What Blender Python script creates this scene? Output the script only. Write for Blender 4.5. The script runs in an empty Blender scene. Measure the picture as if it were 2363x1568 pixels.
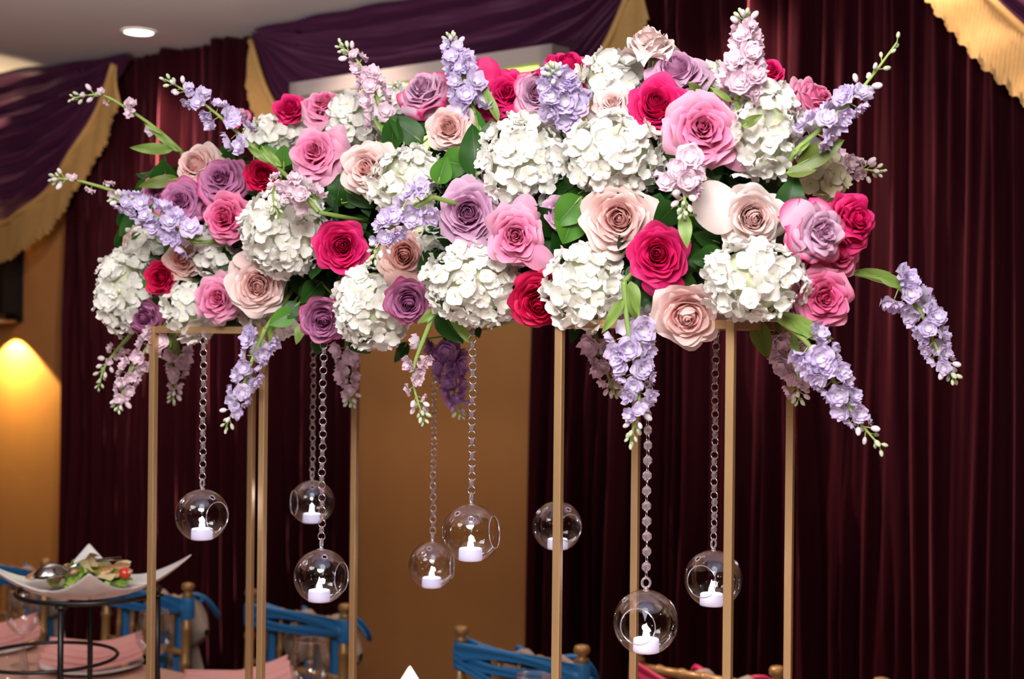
import bpy, math, random
from mathutils import Vector, Matrix, Euler
R_ = random.Random(7)
PI = math.pi
C = bpy.context.scene.collection
SC = bpy.context.scene

# ------------------------------------------------------------------ camera
F = 3300.0; W_, H_ = 2363.0, 1568.0
ROLL = 0.0105
CAM = Vector((0, 0, 1.70))
RT = Vector((math.cos(ROLL), 0, math.sin(ROLL)))
UP = Vector((-math.sin(ROLL), 0, math.cos(ROLL)))
FW = Vector((0, 1, 0))
cam = bpy.data.cameras.new('camera'); camo = bpy.data.objects.new('camera', cam); C.objects.link(camo)
m = Matrix((RT, UP, -FW)).transposed().to_4x4(); m.translation = CAM
camo.matrix_world = m
cam.sensor_width = 36; cam.lens = 36 * F / W_
cam.clip_start = 0.05; cam.clip_end = 60
cam.dof.use_dof = True; cam.dof.focus_distance = 2.06; cam.dof.aperture_fstop = 5.2
SC.camera = camo
SC.view_settings.view_transform = 'Standard'; SC.view_settings.look = 'None'
SC.view_settings.gamma = 1; SC.view_settings.exposure = 0.0
SC.view_settings.use_curve_mapping = False

w = bpy.data.worlds.new('world'); SC.world = w; w.use_nodes = True
bg = w.node_tree.nodes['Background']; bg.inputs[0].default_value = (1.0, 0.93, 0.9, 1); bg.inputs[1].default_value = 0.10

def light(kind, loc, energy, color, target=None, **kw):
    l = bpy.data.lights.new('lamp_' + kind.lower(), kind); l.energy = energy; l.color = color
    for k, v in kw.items(): setattr(l, k, v)
    o = bpy.data.objects.new(l.name, l); C.objects.link(o); o.location = loc
    if target is not None:
        o.rotation_euler = (Vector(target) - Vector(loc)).to_track_quat('-Z', 'Y').to_euler()
    return o

def at(px, py, D):
    return CAM + (RT * ((px - W_ / 2) / F) + UP * ((H_ / 2 - py) / F) + FW) * D
def ray(px, py):
    return RT * ((px - W_ / 2) / F) + UP * ((H_ / 2 - py) / F) + FW

CEIL = 2.90
TAB = 0.76
def ceil_hit(px, py):
    d = ray(px, py); return CAM + d * ((CEIL - CAM.z) / d.z)
_a, _b = ceil_hit(0, 195), ceil_hit(1060, 0)
E = (_b - _a); E.z = 0; E.normalize()               # along the back wall, to the right
N = Vector((E.y, -E.x, 0))                           # out of the wall, into the room
if N.dot(CAM - _b) < 0: N = -N
WP = Vector((_b.x, _b.y, 0))
def wall(s, z, off=0.0): return WP + E * s + N * off + Vector((0, 0, z))
def wall_hit(px, py, off=0.0):
    d = ray(px, py); t = (off - (CAM - WP).dot(N)) / d.dot(N); p = CAM + d * t
    return (p - WP).dot(E), p.z

# main light: flash bounced from the white ceiling over the photographer, then added fill lamps
light('AREA', (-0.16, 0.35, 2.80), 97, (1.0, 0.965, 0.95), target=(-0.02, 2.15, 1.45), shape='DISK', size=1.1)
light('AREA', (-1.5, 1.1, 2.85), 20, (1.0, 0.95, 0.93), target=(-.5, 2.5, 1.5), shape='DISK', size=0.9)  # added fill for the flowers from the camera side
light('SPOT', (-1.40, 2.7, 1.98), 125, (1.0, 0.90, 0.88), target=(-1.35, 3.9, 2.9), spot_size=math.radians(100), spot_blend=1.0, shadow_soft_size=.12)   # added uplight to brighten the ceiling, no fixture there
light('AREA', (0.0, 1.6, 0.80), 5.0, (1.0, 0.78, 0.74), target=(-0.1, 2.4, 3), shape='DISK', size=1.2)     # pink tablecloth throwing light back up
def spot(loc, tgt, e, col=(1.0, 0.78, 0.58), ang=70, blend=0.8, rad=0.04):
    return light('SPOT', loc, e, col, target=tgt, spot_size=math.radians(ang), spot_blend=blend, shadow_soft_size=rad)

# ------------------------------------------------------------------ helpers
def empty(name, loc=(0, 0, 0), label=None, cat=None, group=None, mat=None):
    o = bpy.data.objects.new(name, None); C.objects.link(o); o.empty_display_size = 0.02
    if mat is not None: o.matrix_world = mat
    else: o.location = loc
    tag(o, label, cat, group); return o
def tag(o, label=None, cat=None, group=None, kind=None):
    if label: o['label'] = label
    if cat: o['category'] = cat
    if group: o['group'] = group
    if kind: o['kind'] = kind
    return o

class MB:
    def __init__(s): s.v = []; s.f = []; s.t = []
    def add(s, vs, fs, tone=0.5):
        b = len(s.v); s.v += [tuple(v) for v in vs]
        s.t += (list(tone) if isinstance(tone, (list, tuple)) else [tone] * len(vs))
        s.f += [tuple(b + i for i in f) for f in fs]
        return s
    def box(s, c, size, M=None, tone=0.5):
        c = Vector(c); x, y, z = (k / 2 for k in size); vs = []
        for i in (-1, 1):
            for j in (-1, 1):
                for k in (-1, 1):
                    p = Vector((i * x, j * y, k * z)); p = (M @ p) if M else p
                    vs.append(c + p)
        return s.add(vs, [(0, 1, 3, 2), (4, 6, 7, 5), (0, 4, 5, 1), (2, 3, 7, 6), (0, 2, 6, 4), (1, 5, 7, 3)], tone)
    def tube(s, pts, r, n=8, cap=True, closed=False, tone=0.5):
        pts = [Vector(p) for p in pts]; m_ = len(pts)
        rr = r if isinstance(r, (list, tuple)) else [r] * m_
        vs = []; up = None
        for i, p in enumerate(pts):
            if closed: t = pts[(i + 1) % m_] - pts[i - 1]
            else: t = pts[min(i + 1, m_ - 1)] - pts[max(i - 1, 0)]
            if t.length < 1e-9: t = Vector((0, 0, 1))
            t.normalize()
            if up is None:
                up = Vector((0, 0, 1)) if abs(t.z) < .9 else Vector((1, 0, 0))
            a = t.cross(up); a.normalize(); b = a.cross(t); up = b
            for k in range(n):
                q = 2 * PI * k / n; vs.append(p + (a * math.cos(q) + b * math.sin(q)) * rr[i])
        fs = []
        for i in range(m_ if closed else m_ - 1):
            j = (i + 1) % m_
            for k in range(n):
                l = (k + 1) % n; fs.append((i * n + k, i * n + l, j * n + l, j * n + k))
        if cap and not closed:
            fs.append(tuple(range(n))[::-1]); fs.append(tuple((m_ - 1) * n + k for k in range(n)))
        tn = tone if not isinstance(tone, (list, tuple)) else [tone[i] for i in range(m_) for _ in range(n)]
        return s.add(vs, fs, tn)
    def lathe(s, prof, n=16, c=(0, 0, 0), tone=0.5):
        c = Vector(c); vs = []; fs = []
        for r, z in prof:
            for k in range(n):
                q = 2 * PI * k / n; vs.append(c + Vector((r * math.cos(q), r * math.sin(q), z)))
        for i in range(len(prof) - 1):
            for k in range(n):
                l = (k + 1) % n; fs.append((i * n + k, i * n + l, (i + 1) * n + l, (i + 1) * n + k))
        return s.add(vs, fs, tone)
    def ball(s, c, r, n=10, m_=6, M=None, tone=0.5):
        c = Vector(c); r = Vector(r) if not isinstance(r, (int, float)) else Vector((r, r, r))
        vs = []; fs = []
        for i in range(m_ + 1):
            a = PI * i / m_
            for k in range(n):
                q = 2 * PI * k / n
                p = Vector((r.x * math.sin(a) * math.cos(q), r.y * math.sin(a) * math.sin(q), r.z * math.cos(a)))
                vs.append(c + ((M @ p) if M else p))
        for i in range(m_):
            for k in range(n):
                l = (k + 1) % n; fs.append((i * n + k, (i + 1) * n + k, (i + 1) * n + l, i * n + l))
        return s.add(vs, fs, tone)
    def grid(s, fn, nu, nv):
        vs = []; ts = []
        for j in range(nv + 1):
            for i in range(nu + 1):
                r = fn(i / nu, j / nv)
                vs.append(r[0]); ts.append(r[1])
        fs = [(j * (nu + 1) + i, j * (nu + 1) + i + 1, (j + 1) * (nu + 1) + i + 1, (j + 1) * (nu + 1) + i) for j in range(nv) for i in range(nu)]
        return s.add(vs, fs, ts)
    def mesh(s, name, mat, smooth=True):
        me = bpy.data.meshes.new(name); me.from_pydata(s.v, [], s.f)
        at_ = me.attributes.new('tone', 'FLOAT', 'POINT'); at_.data.foreach_set('value', s.t)
        if smooth: me.polygons.foreach_set('use_smooth', [True] * len(me.polygons))
        me.materials.append(mat); me.update(); return me
    def build(s, name, mat, parent=None, smooth=True):
        return put(name, s.mesh(name, mat, smooth), parent)
def put(name, me, parent=None, M=None, mat=None):
    o = bpy.data.objects.new(name, me); C.objects.link(o)
    if parent: o.parent = parent
    if M is not None: o.matrix_basis = M
    if mat is not None and me.materials[0] is not mat:
        o.material_slots[0].link = 'OBJECT'; o.material_slots[0].material = mat
    return o
def frame(z, x=None):
    """rotation whose local z is the given direction"""
    z = Vector(z).normalized(); x = Vector(x) if x else Vector((0.13, 0.2, 1.0))
    x = (x - z * x.dot(z))
    if x.length < 1e-4: x = Vector((1, 0, 0)) - z * z.x
    x.normalize(); y = z.cross(x)
    return Matrix((x, y, z)).transposed()
def TRS(loc, rot3, s=1.0):
    M = rot3.to_4x4()
    S = Matrix.Diagonal((*( (s, s, s) if isinstance(s, (int, float)) else s), 1))
    return Matrix.Translation(Vector(loc)) @ M @ S
def lerp(a, b, t): return a + (b - a) * t

# ------------------------------------------------------------------ materials
def mat(name, col, rough=0.5, metal=0.0, spec=0.5, noise=None, bump=0.0, scale=20, sheen=0, emit=None, es=0, coat=0):
    m_ = bpy.data.materials.new(name); m_.use_nodes = True; nt = m_.node_tree; b = nt.nodes['Principled BSDF']
    b.inputs['Base Color'].default_value = (*col, 1); b.inputs['Roughness'].default_value = rough
    b.inputs['Metallic'].default_value = metal; b.inputs['Specular IOR Level'].default_value = spec
    if coat: b.inputs['Coat Weight'].default_value = coat
    if sheen:
        b.inputs['Sheen Weight'].default_value = sheen; b.inputs['Sheen Roughness'].default_value = 0.35
        mxc = max(col); b.inputs['Sheen Tint'].default_value = (*[.62 * c / mxc + .14 for c in col], 1)
    if emit: b.inputs['Emission Color'].default_value = (*emit, 1); b.inputs['Emission Strength'].default_value = es
    if noise or bump:
        tc = nt.nodes.new('ShaderNodeTexCoord'); n = nt.nodes.new('ShaderNodeTexNoise'); n.inputs['Scale'].default_value = scale
        n.inputs['Detail'].default_value = 5; nt.links.new(tc.outputs['Object'], n.inputs['Vector'])
        if noise:
            mx = nt.nodes.new('ShaderNodeMix'); mx.data_type = 'RGBA'
            mx.inputs[6].default_value = (*col, 1); mx.inputs[7].default_value = (*noise, 1)
            nt.links.new(n.outputs['Fac'], mx.inputs[0]); nt.links.new(mx.outputs[2], b.inputs['Base Color'])
        if bump:
            bp = nt.nodes.new('ShaderNodeBump'); bp.inputs['Strength'].default_value = bump; bp.inputs['Distance'].default_value = 0.01
            nt.links.new(n.outputs['Fac'], bp.inputs['Height']); nt.links.new(bp.outputs[0], b.inputs['Normal'])
    return m_

def toned(name, stops, rough=0.55, trans=0.25, spec=0.25, bump=0.0, bscale=60):
    """petal or leaf tissue: colour runs along the 'tone' attribute (base to rim), some light passes through"""
    m_ = bpy.data.materials.new(name); m_.use_nodes = True; nt = m_.node_tree; b = nt.nodes['Principled BSDF']
    out = nt.nodes['Material Output']
    a = nt.nodes.new('ShaderNodeAttribute'); a.attribute_name = 'tone'
    r = nt.nodes.new('ShaderNodeValToRGB'); el = r.color_ramp.elements
    while len(el) < len(stops): el.new(0.5)
    for e, (p, c) in zip(el, stops): e.position = p; e.color = (*c, 1)
    nt.links.new(a.outputs['Fac'], r.inputs[0])
    oi = nt.nodes.new('ShaderNodeObjectInfo')
    hs = nt.nodes.new('ShaderNodeHueSaturation')
    mr = nt.nodes.new('ShaderNodeMapRange'); mr.inputs[3].default_value = 0.90; mr.inputs[4].default_value = 1.06
    nt.links.new(oi.outputs['Random'], mr.inputs[0]); nt.links.new(mr.outputs[0], hs.inputs['Value'])
    nt.links.new(r.outputs[0], hs.inputs['Color'])
    b.inputs['Roughness'].default_value = rough; b.inputs['Specular IOR Level'].default_value = spec
    nt.links.new(hs.outputs[0], b.inputs['Base Color'])
    tr = nt.nodes.new('ShaderNodeBsdfTranslucent'); nt.links.new(hs.outputs[0], tr.inputs[0])
    mx = nt.nodes.new('ShaderNodeMixShader'); mx.inputs[0].default_value = trans
    nt.links.new(b.outputs[0], mx.inputs[1]); nt.links.new(tr.outputs[0], mx.inputs[2]); nt.links.new(mx.outputs[0], out.inputs[0])
    if bump:
        tc = nt.nodes.new('ShaderNodeTexCoord'); n = nt.nodes.new('ShaderNodeTexNoise'); n.inputs['Scale'].default_value = bscale
        n.inputs['Detail'].default_value = 3
        nt.links.new(tc.outputs['Object'], n.inputs['Vector'])
        bp = nt.nodes.new('ShaderNodeBump'); bp.inputs['Strength'].default_value = bump; bp.inputs['Distance'].default_value = 0.02
        nt.links.new(n.outputs['Fac'], bp.inputs['Height']); nt.links.new(bp.outputs[0], b.inputs['Normal'])
    return m_

def thin_glass(name, tint=(1, 1, 1), edge=(0.86, 0.83, 0.86), ior=1.5):
    """thin blown glass wall: clear with Fresnel reflections, darker where the wall is seen edge on"""
    m_ = bpy.data.materials.new(name); m_.use_nodes = True; nt = m_.node_tree; nt.nodes.remove(nt.nodes['Principled BSDF'])
    out = nt.nodes['Material Output']
    lw = nt.nodes.new('ShaderNodeLayerWeight'); lw.inputs[0].default_value = 0.35
    pw = nt.nodes.new('ShaderNodeMath'); pw.operation = 'POWER'; pw.inputs[1].default_value = 3.0
    nt.links.new(lw.outputs['Facing'], pw.inputs[0])
    cm = nt.nodes.new('ShaderNodeMix'); cm.data_type = 'RGBA'; cm.inputs[6].default_value = (*tint, 1); cm.inputs[7].default_value = (*edge, 1)
    nt.links.new(pw.outputs[0], cm.inputs[0])
    tr = nt.nodes.new('ShaderNodeBsdfTransparent'); nt.links.new(cm.outputs[2], tr.inputs[0])
    gl = nt.nodes.new('ShaderNodeBsdfGlossy'); gl.inputs['Roughness'].default_value = 0.015
    fr = nt.nodes.new('ShaderNodeFresnel'); fr.inputs[0].default_value = ior
    mu = nt.nodes.new('ShaderNodeMath'); mu.operation = 'MINIMUM'; mu.inputs[1].default_value = 0.42
    ml = nt.nodes.new('ShaderNodeMath'); ml.operation = 'MULTIPLY'; ml.inputs[1].default_value = 1.5
    nt.links.new(fr.outputs[0], ml.inputs[0]); nt.links.new(ml.outputs[0], mu.inputs[0])
    mx = nt.nodes.new('ShaderNodeMixShader'); nt.links.new(mu.outputs[0], mx.inputs[0])
    nt.links.new(tr.outputs[0], mx.inputs[1]); nt.links.new(gl.outputs[0], mx.inputs[2]); nt.links.new(mx.outputs[0], out.inputs[0])
    return m_

M = {}
M['ceiling'] = mat('ceiling_paint', (0.80, 0.75, 0.745), 0.9, bump=0.05, scale=60)
M['tan'] = mat('tan_wall_paint', (0.50, 0.24, 0.075), 0.75, noise=(0.44, 0.20, 0.06), bump=0.05, scale=9)
M['plain'] = mat('room_paint', (0.35, 0.22, 0.14), 0.9, noise=(0.3, 0.19, 0.12), scale=3)
M['floor'] = mat('dark_carpet', (0.06, 0.02, 0.025), 0.95, noise=(0.09, 0.035, 0.03), scale=30)
M['velvet'] = mat('maroon_velvet', (0.026, 0.0024, 0.0048), 0.7, sheen=0.62, noise=(0.017, 0.0016, 0.0045), scale=3, spec=0.04)
M['purple'] = mat('purple_satin', (0.070, 0.014, 0.050), 0.5, sheen=0.35, spec=0.3, noise=(0.055, 0.011, 0.04), scale=4)
M['gold_fringe'] = mat('gold_bullion_fringe', (0.54, 0.33, 0.11), 0.6, noise=(0.40, 0.24, 0.075), scale=60, sheen=0.3)
M['brass'] = mat('champagne_gold_metal', (0.58, 0.36, 0.17), 0.38, metal=0.6, noise=(0.50, 0.31, 0.15), scale=14, bump=0.04)
M['chairgold'] = mat('gold_painted_wood', (0.42, 0.25, 0.09), 0.4, metal=0.35, noise=(0.34, 0.19, 0.065), scale=25, coat=0.3)
M['blue'] = mat('blue_satin_sash', (0.02, 0.20, 0.52), 0.45, sheen=0.3, noise=(0.015, 0.16, 0.44), scale=12)
M['pinksash'] = mat('hot_pink_satin_sash', (0.66, 0.03, 0.13), 0.45, sheen=0.3, noise=(0.55, 0.02, 0.10), scale=12)
M['tulle'] = mat('beige_tulle', (0.42, 0.34, 0.29), 0.8, noise=(0.36, 0.29, 0.25), scale=12, bump=0.2)
M['cloth'] = mat('peach_tablecloth', (0.62, 0.36, 0.28), 0.6, noise=(0.57, 0.32, 0.25), scale=8, bump=0.05, sheen=0.2)
M['napkin'] = mat('pink_napkin', (0.75, 0.36, 0.34), 0.6, noise=(0.68, 0.31, 0.30), scale=14, sheen=0.2)
M['china'] = mat('white_china', (0.78, 0.75, 0.76), 0.16, noise=(0.76, 0.73, 0.74), scale=3, coat=0.4)
M['black'] = mat('black_wrought_iron', (0.012, 0.011, 0.012), 0.35, metal=0.4, noise=(0.02, 0.018, 0.018), scale=30)
M['steel'] = mat('polished_steel', (0.55, 0.55, 0.56), 0.18, metal=1.0, noise=(0.5, 0.5, 0.5), scale=8)
M['led'] = mat('white_led_candle', (0.70, 0.68, 0.82), 0.5, emit=(0.62, 0.58, 1.0), es=0.22)
M['flame'] = mat('led_flame', (1, 1, 1), 0.4, emit=(0.86, 0.88, 1.0), es=7)
M['lamp'] = mat('lamp_lens', (1, 1, 1), 0.4, emit=(1.0, 0.93, 0.80), es=9)
M['trimwhite'] = mat('white_lamp_trim', (0.8, 0.78, 0.74), 0.5, noise=(0.75, 0.72, 0.7), scale=5)
M['signframe'] = mat('pale_grey_box', (0.42, 0.37, 0.36), 0.6, noise=(0.38, 0.33, 0.32), scale=6)
M['signpanel'] = mat('dark_green_sign_face', (0.02, 0.10, 0.02), 0.4, noise=(0.015, 0.07, 0.015), scale=9, emit=(0.10, 0.42, 0.05), es=0.35)
M['signglow'] = mat('lit_lime_letters', (0.8, 0.95, 0.3), 0.5, emit=(0.72, 0.95, 0.22), es=1.25)
M['foam'] = mat('wet_floral_foam', (0.012, 0.03, 0.012), 0.95, noise=(0.008, 0.02, 0.008), scale=40, bump=0.3)
M['glass'] = thin_glass('clear_blown_glass')
M['wineglass'] = thin_glass('wine_glass', edge=(0.88, 0.85, 0.86))
M['crystal'] = bpy.data.materials.new('crystal_bead'); M['crystal'].use_nodes = True
_b_ = M['crystal'].node_tree.nodes['Principled BSDF']
_b_.inputs['Transmission Weight'].default_value = 0.85; _b_.inputs['Roughness'].default_value = 0.03; _b_.inputs['IOR'].default_value = 1.6
_b_.inputs['Base Color'].default_value = (0.80, 0.72, 0.82, 1)
M['silver'] = mat('silver_wire', (0.72, 0.66, 0.66), 0.25, metal=1.0, noise=(0.65, 0.6, 0.6), scale=9)
M['amber'] = mat('amber_crystal', (0.9, 0.6, 0.15), 0.15, emit=(1.0, 0.55, 0.08), es=1.2)
# petals
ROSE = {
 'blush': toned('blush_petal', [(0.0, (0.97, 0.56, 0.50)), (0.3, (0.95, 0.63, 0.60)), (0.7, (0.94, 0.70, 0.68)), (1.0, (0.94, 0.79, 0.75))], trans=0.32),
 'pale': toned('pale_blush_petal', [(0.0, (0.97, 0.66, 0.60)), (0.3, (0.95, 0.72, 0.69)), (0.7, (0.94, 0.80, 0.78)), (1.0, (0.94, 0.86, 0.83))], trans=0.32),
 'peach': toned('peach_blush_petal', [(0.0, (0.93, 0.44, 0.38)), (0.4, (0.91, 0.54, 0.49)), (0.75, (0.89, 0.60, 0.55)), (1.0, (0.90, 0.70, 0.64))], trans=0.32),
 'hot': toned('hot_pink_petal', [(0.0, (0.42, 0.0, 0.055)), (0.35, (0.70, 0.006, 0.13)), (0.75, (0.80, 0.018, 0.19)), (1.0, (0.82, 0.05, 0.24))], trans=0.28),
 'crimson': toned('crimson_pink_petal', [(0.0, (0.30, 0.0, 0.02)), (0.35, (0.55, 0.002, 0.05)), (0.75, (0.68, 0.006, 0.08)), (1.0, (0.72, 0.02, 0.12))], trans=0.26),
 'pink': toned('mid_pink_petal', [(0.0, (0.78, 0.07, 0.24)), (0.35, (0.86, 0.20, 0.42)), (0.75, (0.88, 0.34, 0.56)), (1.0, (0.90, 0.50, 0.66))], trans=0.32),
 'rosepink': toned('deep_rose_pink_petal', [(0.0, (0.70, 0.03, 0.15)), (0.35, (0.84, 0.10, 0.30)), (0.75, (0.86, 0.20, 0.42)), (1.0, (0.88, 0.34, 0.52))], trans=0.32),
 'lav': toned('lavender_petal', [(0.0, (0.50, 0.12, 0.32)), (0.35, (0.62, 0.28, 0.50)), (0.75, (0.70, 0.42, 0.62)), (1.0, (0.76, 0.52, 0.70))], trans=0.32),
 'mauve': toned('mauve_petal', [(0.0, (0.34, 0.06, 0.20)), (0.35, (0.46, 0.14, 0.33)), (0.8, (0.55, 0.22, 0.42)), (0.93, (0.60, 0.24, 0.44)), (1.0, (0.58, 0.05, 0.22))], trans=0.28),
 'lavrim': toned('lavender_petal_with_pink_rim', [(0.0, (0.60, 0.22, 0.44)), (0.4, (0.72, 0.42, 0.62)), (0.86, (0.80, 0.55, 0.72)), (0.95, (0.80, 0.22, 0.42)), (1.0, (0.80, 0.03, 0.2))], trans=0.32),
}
M['white'] = toned('white_hydrangea_petal', [(0.0, (0.70, 0.76, 0.46)), (0.2, (0.86, 0.87, 0.72)), (0.5, (0.91, 0.91, 0.86)), (1.0, (0.92, 0.91, 0.88))], trans=0.28)
M['cream'] = toned('cream_hydrangea_petal', [(0.0, (0.55, 0.62, 0.25)), (0.3, (0.76, 0.77, 0.50)), (1.0, (0.86, 0.84, 0.68))], trans=0.28)
M['hcore'] = mat('hydrangea_stalks', (0.62, 0.64, 0.46), 0.9, noise=(0.45, 0.50, 0.28), scale=30)
M['lilac'] = toned('lilac_stock_petal', [(0.0, (0.70, 0.80, 0.52)), (0.2, (0.90, 0.88, 0.92)), (0.6, (0.84, 0.78, 0.92)), (1.0, (0.68, 0.56, 0.86))], trans=0.28)
M['pinkstock'] = toned('pale_pink_stock_petal', [(0.0, (0.72, 0.80, 0.50)), (0.2, (0.90, 0.84, 0.86)), (0.6, (0.88, 0.75, 0.82)), (1.0, (0.82, 0.60, 0.72))], trans=0.28)
M['violet'] = toned('violet_stock_petal', [(0.0, (0.5, 0.5, 0.4)), (0.25, (0.60, 0.36, 0.62)), (1.0, (0.46, 0.22, 0.52))], trans=0.28)
M['stem'] = toned('green_stem', [(0.0, (0.16, 0.28, 0.05)), (1.0, (0.36, 0.50, 0.14))], trans=0.1, rough=0.45)
M['bud'] = toned('pale_green_bud', [(0.0, (0.30, 0.44, 0.18)), (1.0, (0.62, 0.72, 0.50))], trans=0.15)
M['leafdark'] = toned('dark_glossy_leaf', [(0.0, (0.10, 0.18, 0.04)), (0.1, (0.012, 0.052, 0.006)), (1.0, (0.018, 0.075, 0.009))], trans=0.08, rough=0.42, spec=0.22)
M['leafmid'] = toned('mid_green_leaf', [(0.0, (0.22, 0.36, 0.08)), (0.1, (0.045, 0.16, 0.014)), (1.0, (0.07, 0.22, 0.02))], trans=0.15, rough=0.42, spec=0.3)
M['leaflight'] = toned('yellow_green_stock_leaf', [(0.0, (0.34, 0.46, 0.14)), (0.12, (0.17, 0.30, 0.05)), (1.0, (0.24, 0.38, 0.08))], trans=0.2, rough=0.45, spec=0.4)
M['leafolive'] = toned('olive_leaf', [(0.0, (0.24, 0.28, 0.07)), (0.12, (0.09, 0.14, 0.02)), (1.0, (0.14, 0.19, 0.03))], trans=0.15, rough=0.42, spec=0.4)
M['lettuce'] = toned('lettuce', [(0.0, (0.62, 0.70, 0.28)), (0.5, (0.30, 0.50, 0.06)), (1.0, (0.16, 0.36, 0.03))], trans=0.25, rough=0.4)
M['chicken'] = mat('grilled_chicken', (0.72, 0.50, 0.33), 0.5, noise=(0.66, 0.38, 0.20), scale=40, bump=0.2)
M['brown'] = mat('browned_crust', (0.34, 0.13, 0.05), 0.5, noise=(0.42, 0.18, 0.07), scale=60)
M['tomato'] = mat('cherry_tomato', (0.55, 0.03, 0.015), 0.2, noise=(0.62, 0.05, 0.02), scale=10, coat=0.5)
M['cheese'] = mat('shaved_cheese', (0.72, 0.62, 0.38), 0.5, noise=(0.66, 0.54, 0.30), scale=30)

# ------------------------------------------------------------------ room
def struct(name, mb, mt, smooth=False, **k):
    o = mb.build(name, mt, None, smooth); o['kind'] = 'structure'; return o
S0, S1 = -6.0, 7.5
DEEP = 9.5
def quadw(mb, pts, tone=0.5): mb.add(pts, [(0, 1, 2, 3)], tone)
b = MB(); quadw(b, [wall(S0, 0, -.05), wall(S1, 0, -.05), wall(S1, 0, DEEP), wall(S0, 0, DEEP)]); struct('floor', b, M['floor'])
b = MB(); quadw(b, [wall(S0, CEIL, -.1), wall(S0, CEIL, DEEP), wall(S1, CEIL, DEEP), wall(S1, CEIL, -.1)]); struct('ceiling', b, M['ceiling'])
sL = wall_hit(137, 900, .10)[0]; sC0 = wall_hit(832, 900)[0]; sC1 = wall_hit(1256, 900)[0]
b = MB(); quadw(b, [wall(S0, 0, 0), wall(S0, CEIL, 0), wall(S1, CEIL, 0), wall(S1, 0, 0)]); struct('wall_back', b, M['tan'])
b = MB(); quadw(b, [wall(S0, 0, 0), wall(S0, 0, DEEP), wall(S0, CEIL, DEEP), wall(S0, CEIL, 0)]); struct('wall_left', b, M['plain'])
b = MB(); quadw(b, [wall(S1, 0, 0), wall(S1, CEIL, 0), wall(S1, CEIL, DEEP), wall(S1, 0, DEEP)]); struct('wall_right', b, M['plain'])
b = MB(); quadw(b, [wall(S0, 0, DEEP), wall(S1, 0, DEEP), wall(S1, CEIL, DEEP), wall(S0, CEIL, DEEP)]); struct('wall_front', b, M['plain'])
b = MB(); b.tube([wall(S0, .05, .012), wall(S1, .05, .012)], .05, 4); struct('baseboard_back', b, M['plain'])

def curtain(s0, s1, label, seed, wmin, wmax):
    rr = random.Random(seed)
    ed = [s0]; am = []
    while ed[-1] < s1:
        ww = rr.uniform(wmin, wmax); ed.append(ed[-1] + ww); am.append(rr.choice((rr.uniform(.08, .11), rr.uniform(.07, .10), rr.uniform(.02, .05), .02)))
    ns = int((s1 - s0) / .0065); zs = [0.01, .3, .6, .9, 1.2, 1.5, 1.8, 2.1, 2.4, 2.65, 2.89]
    ph = [rr.uniform(0, 6.3) for _ in range(5)]
    vs = []; fs = []
    for z in zs:
        k = 0
        for i in range(ns + 1):
            s = s0 + (s1 - s0) * i / ns
            se = s + .022 * math.sin(z * 1.1 + s * 2.1 + ph[0]) + .010 * math.sin(z * 2.3 + s * 6 + ph[1])
            se = min(max(se, s0), s1 - 1e-6)
            while k < len(am) - 1 and ed[k + 1] < se: k += 1
            while k > 0 and ed[k] > se: k -= 1
            x = (se - ed[k]) / (ed[k + 1] - ed[k])
            d = .03 + am[k] * (max(0, math.sin(PI * min(1, max(0, x)))) ** 1.6) * (1 + .25 * math.sin(z * 1.7 + k))
            d += .012 * math.sin(s * 140 + 2 * math.sin(z * 1.5 + k))
            vs.append(wall(s, z, min(.125, max(.012, d))))
    n = ns + 1
    for j in range(len(zs) - 1):
        for i in range(ns): fs.append((j * n + i, j * n + i + 1, (j + 1) * n + i + 1, (j + 1) * n + i))
    mb = MB(); mb.add(vs, fs)
    o = mb.build('curtain', M['velvet']); tag(o, label, 'curtain', 'floor length wall curtains')
curtain(sL, sC0, 'maroon velvet curtain left of the bare tan wall panel, behind the left flower stand', 3, .04, .08)
curtain(sC1, 4.6, 'maroon velvet curtain right of the tan wall panel, reaching the right picture edge', 5, .035, .085)

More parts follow.
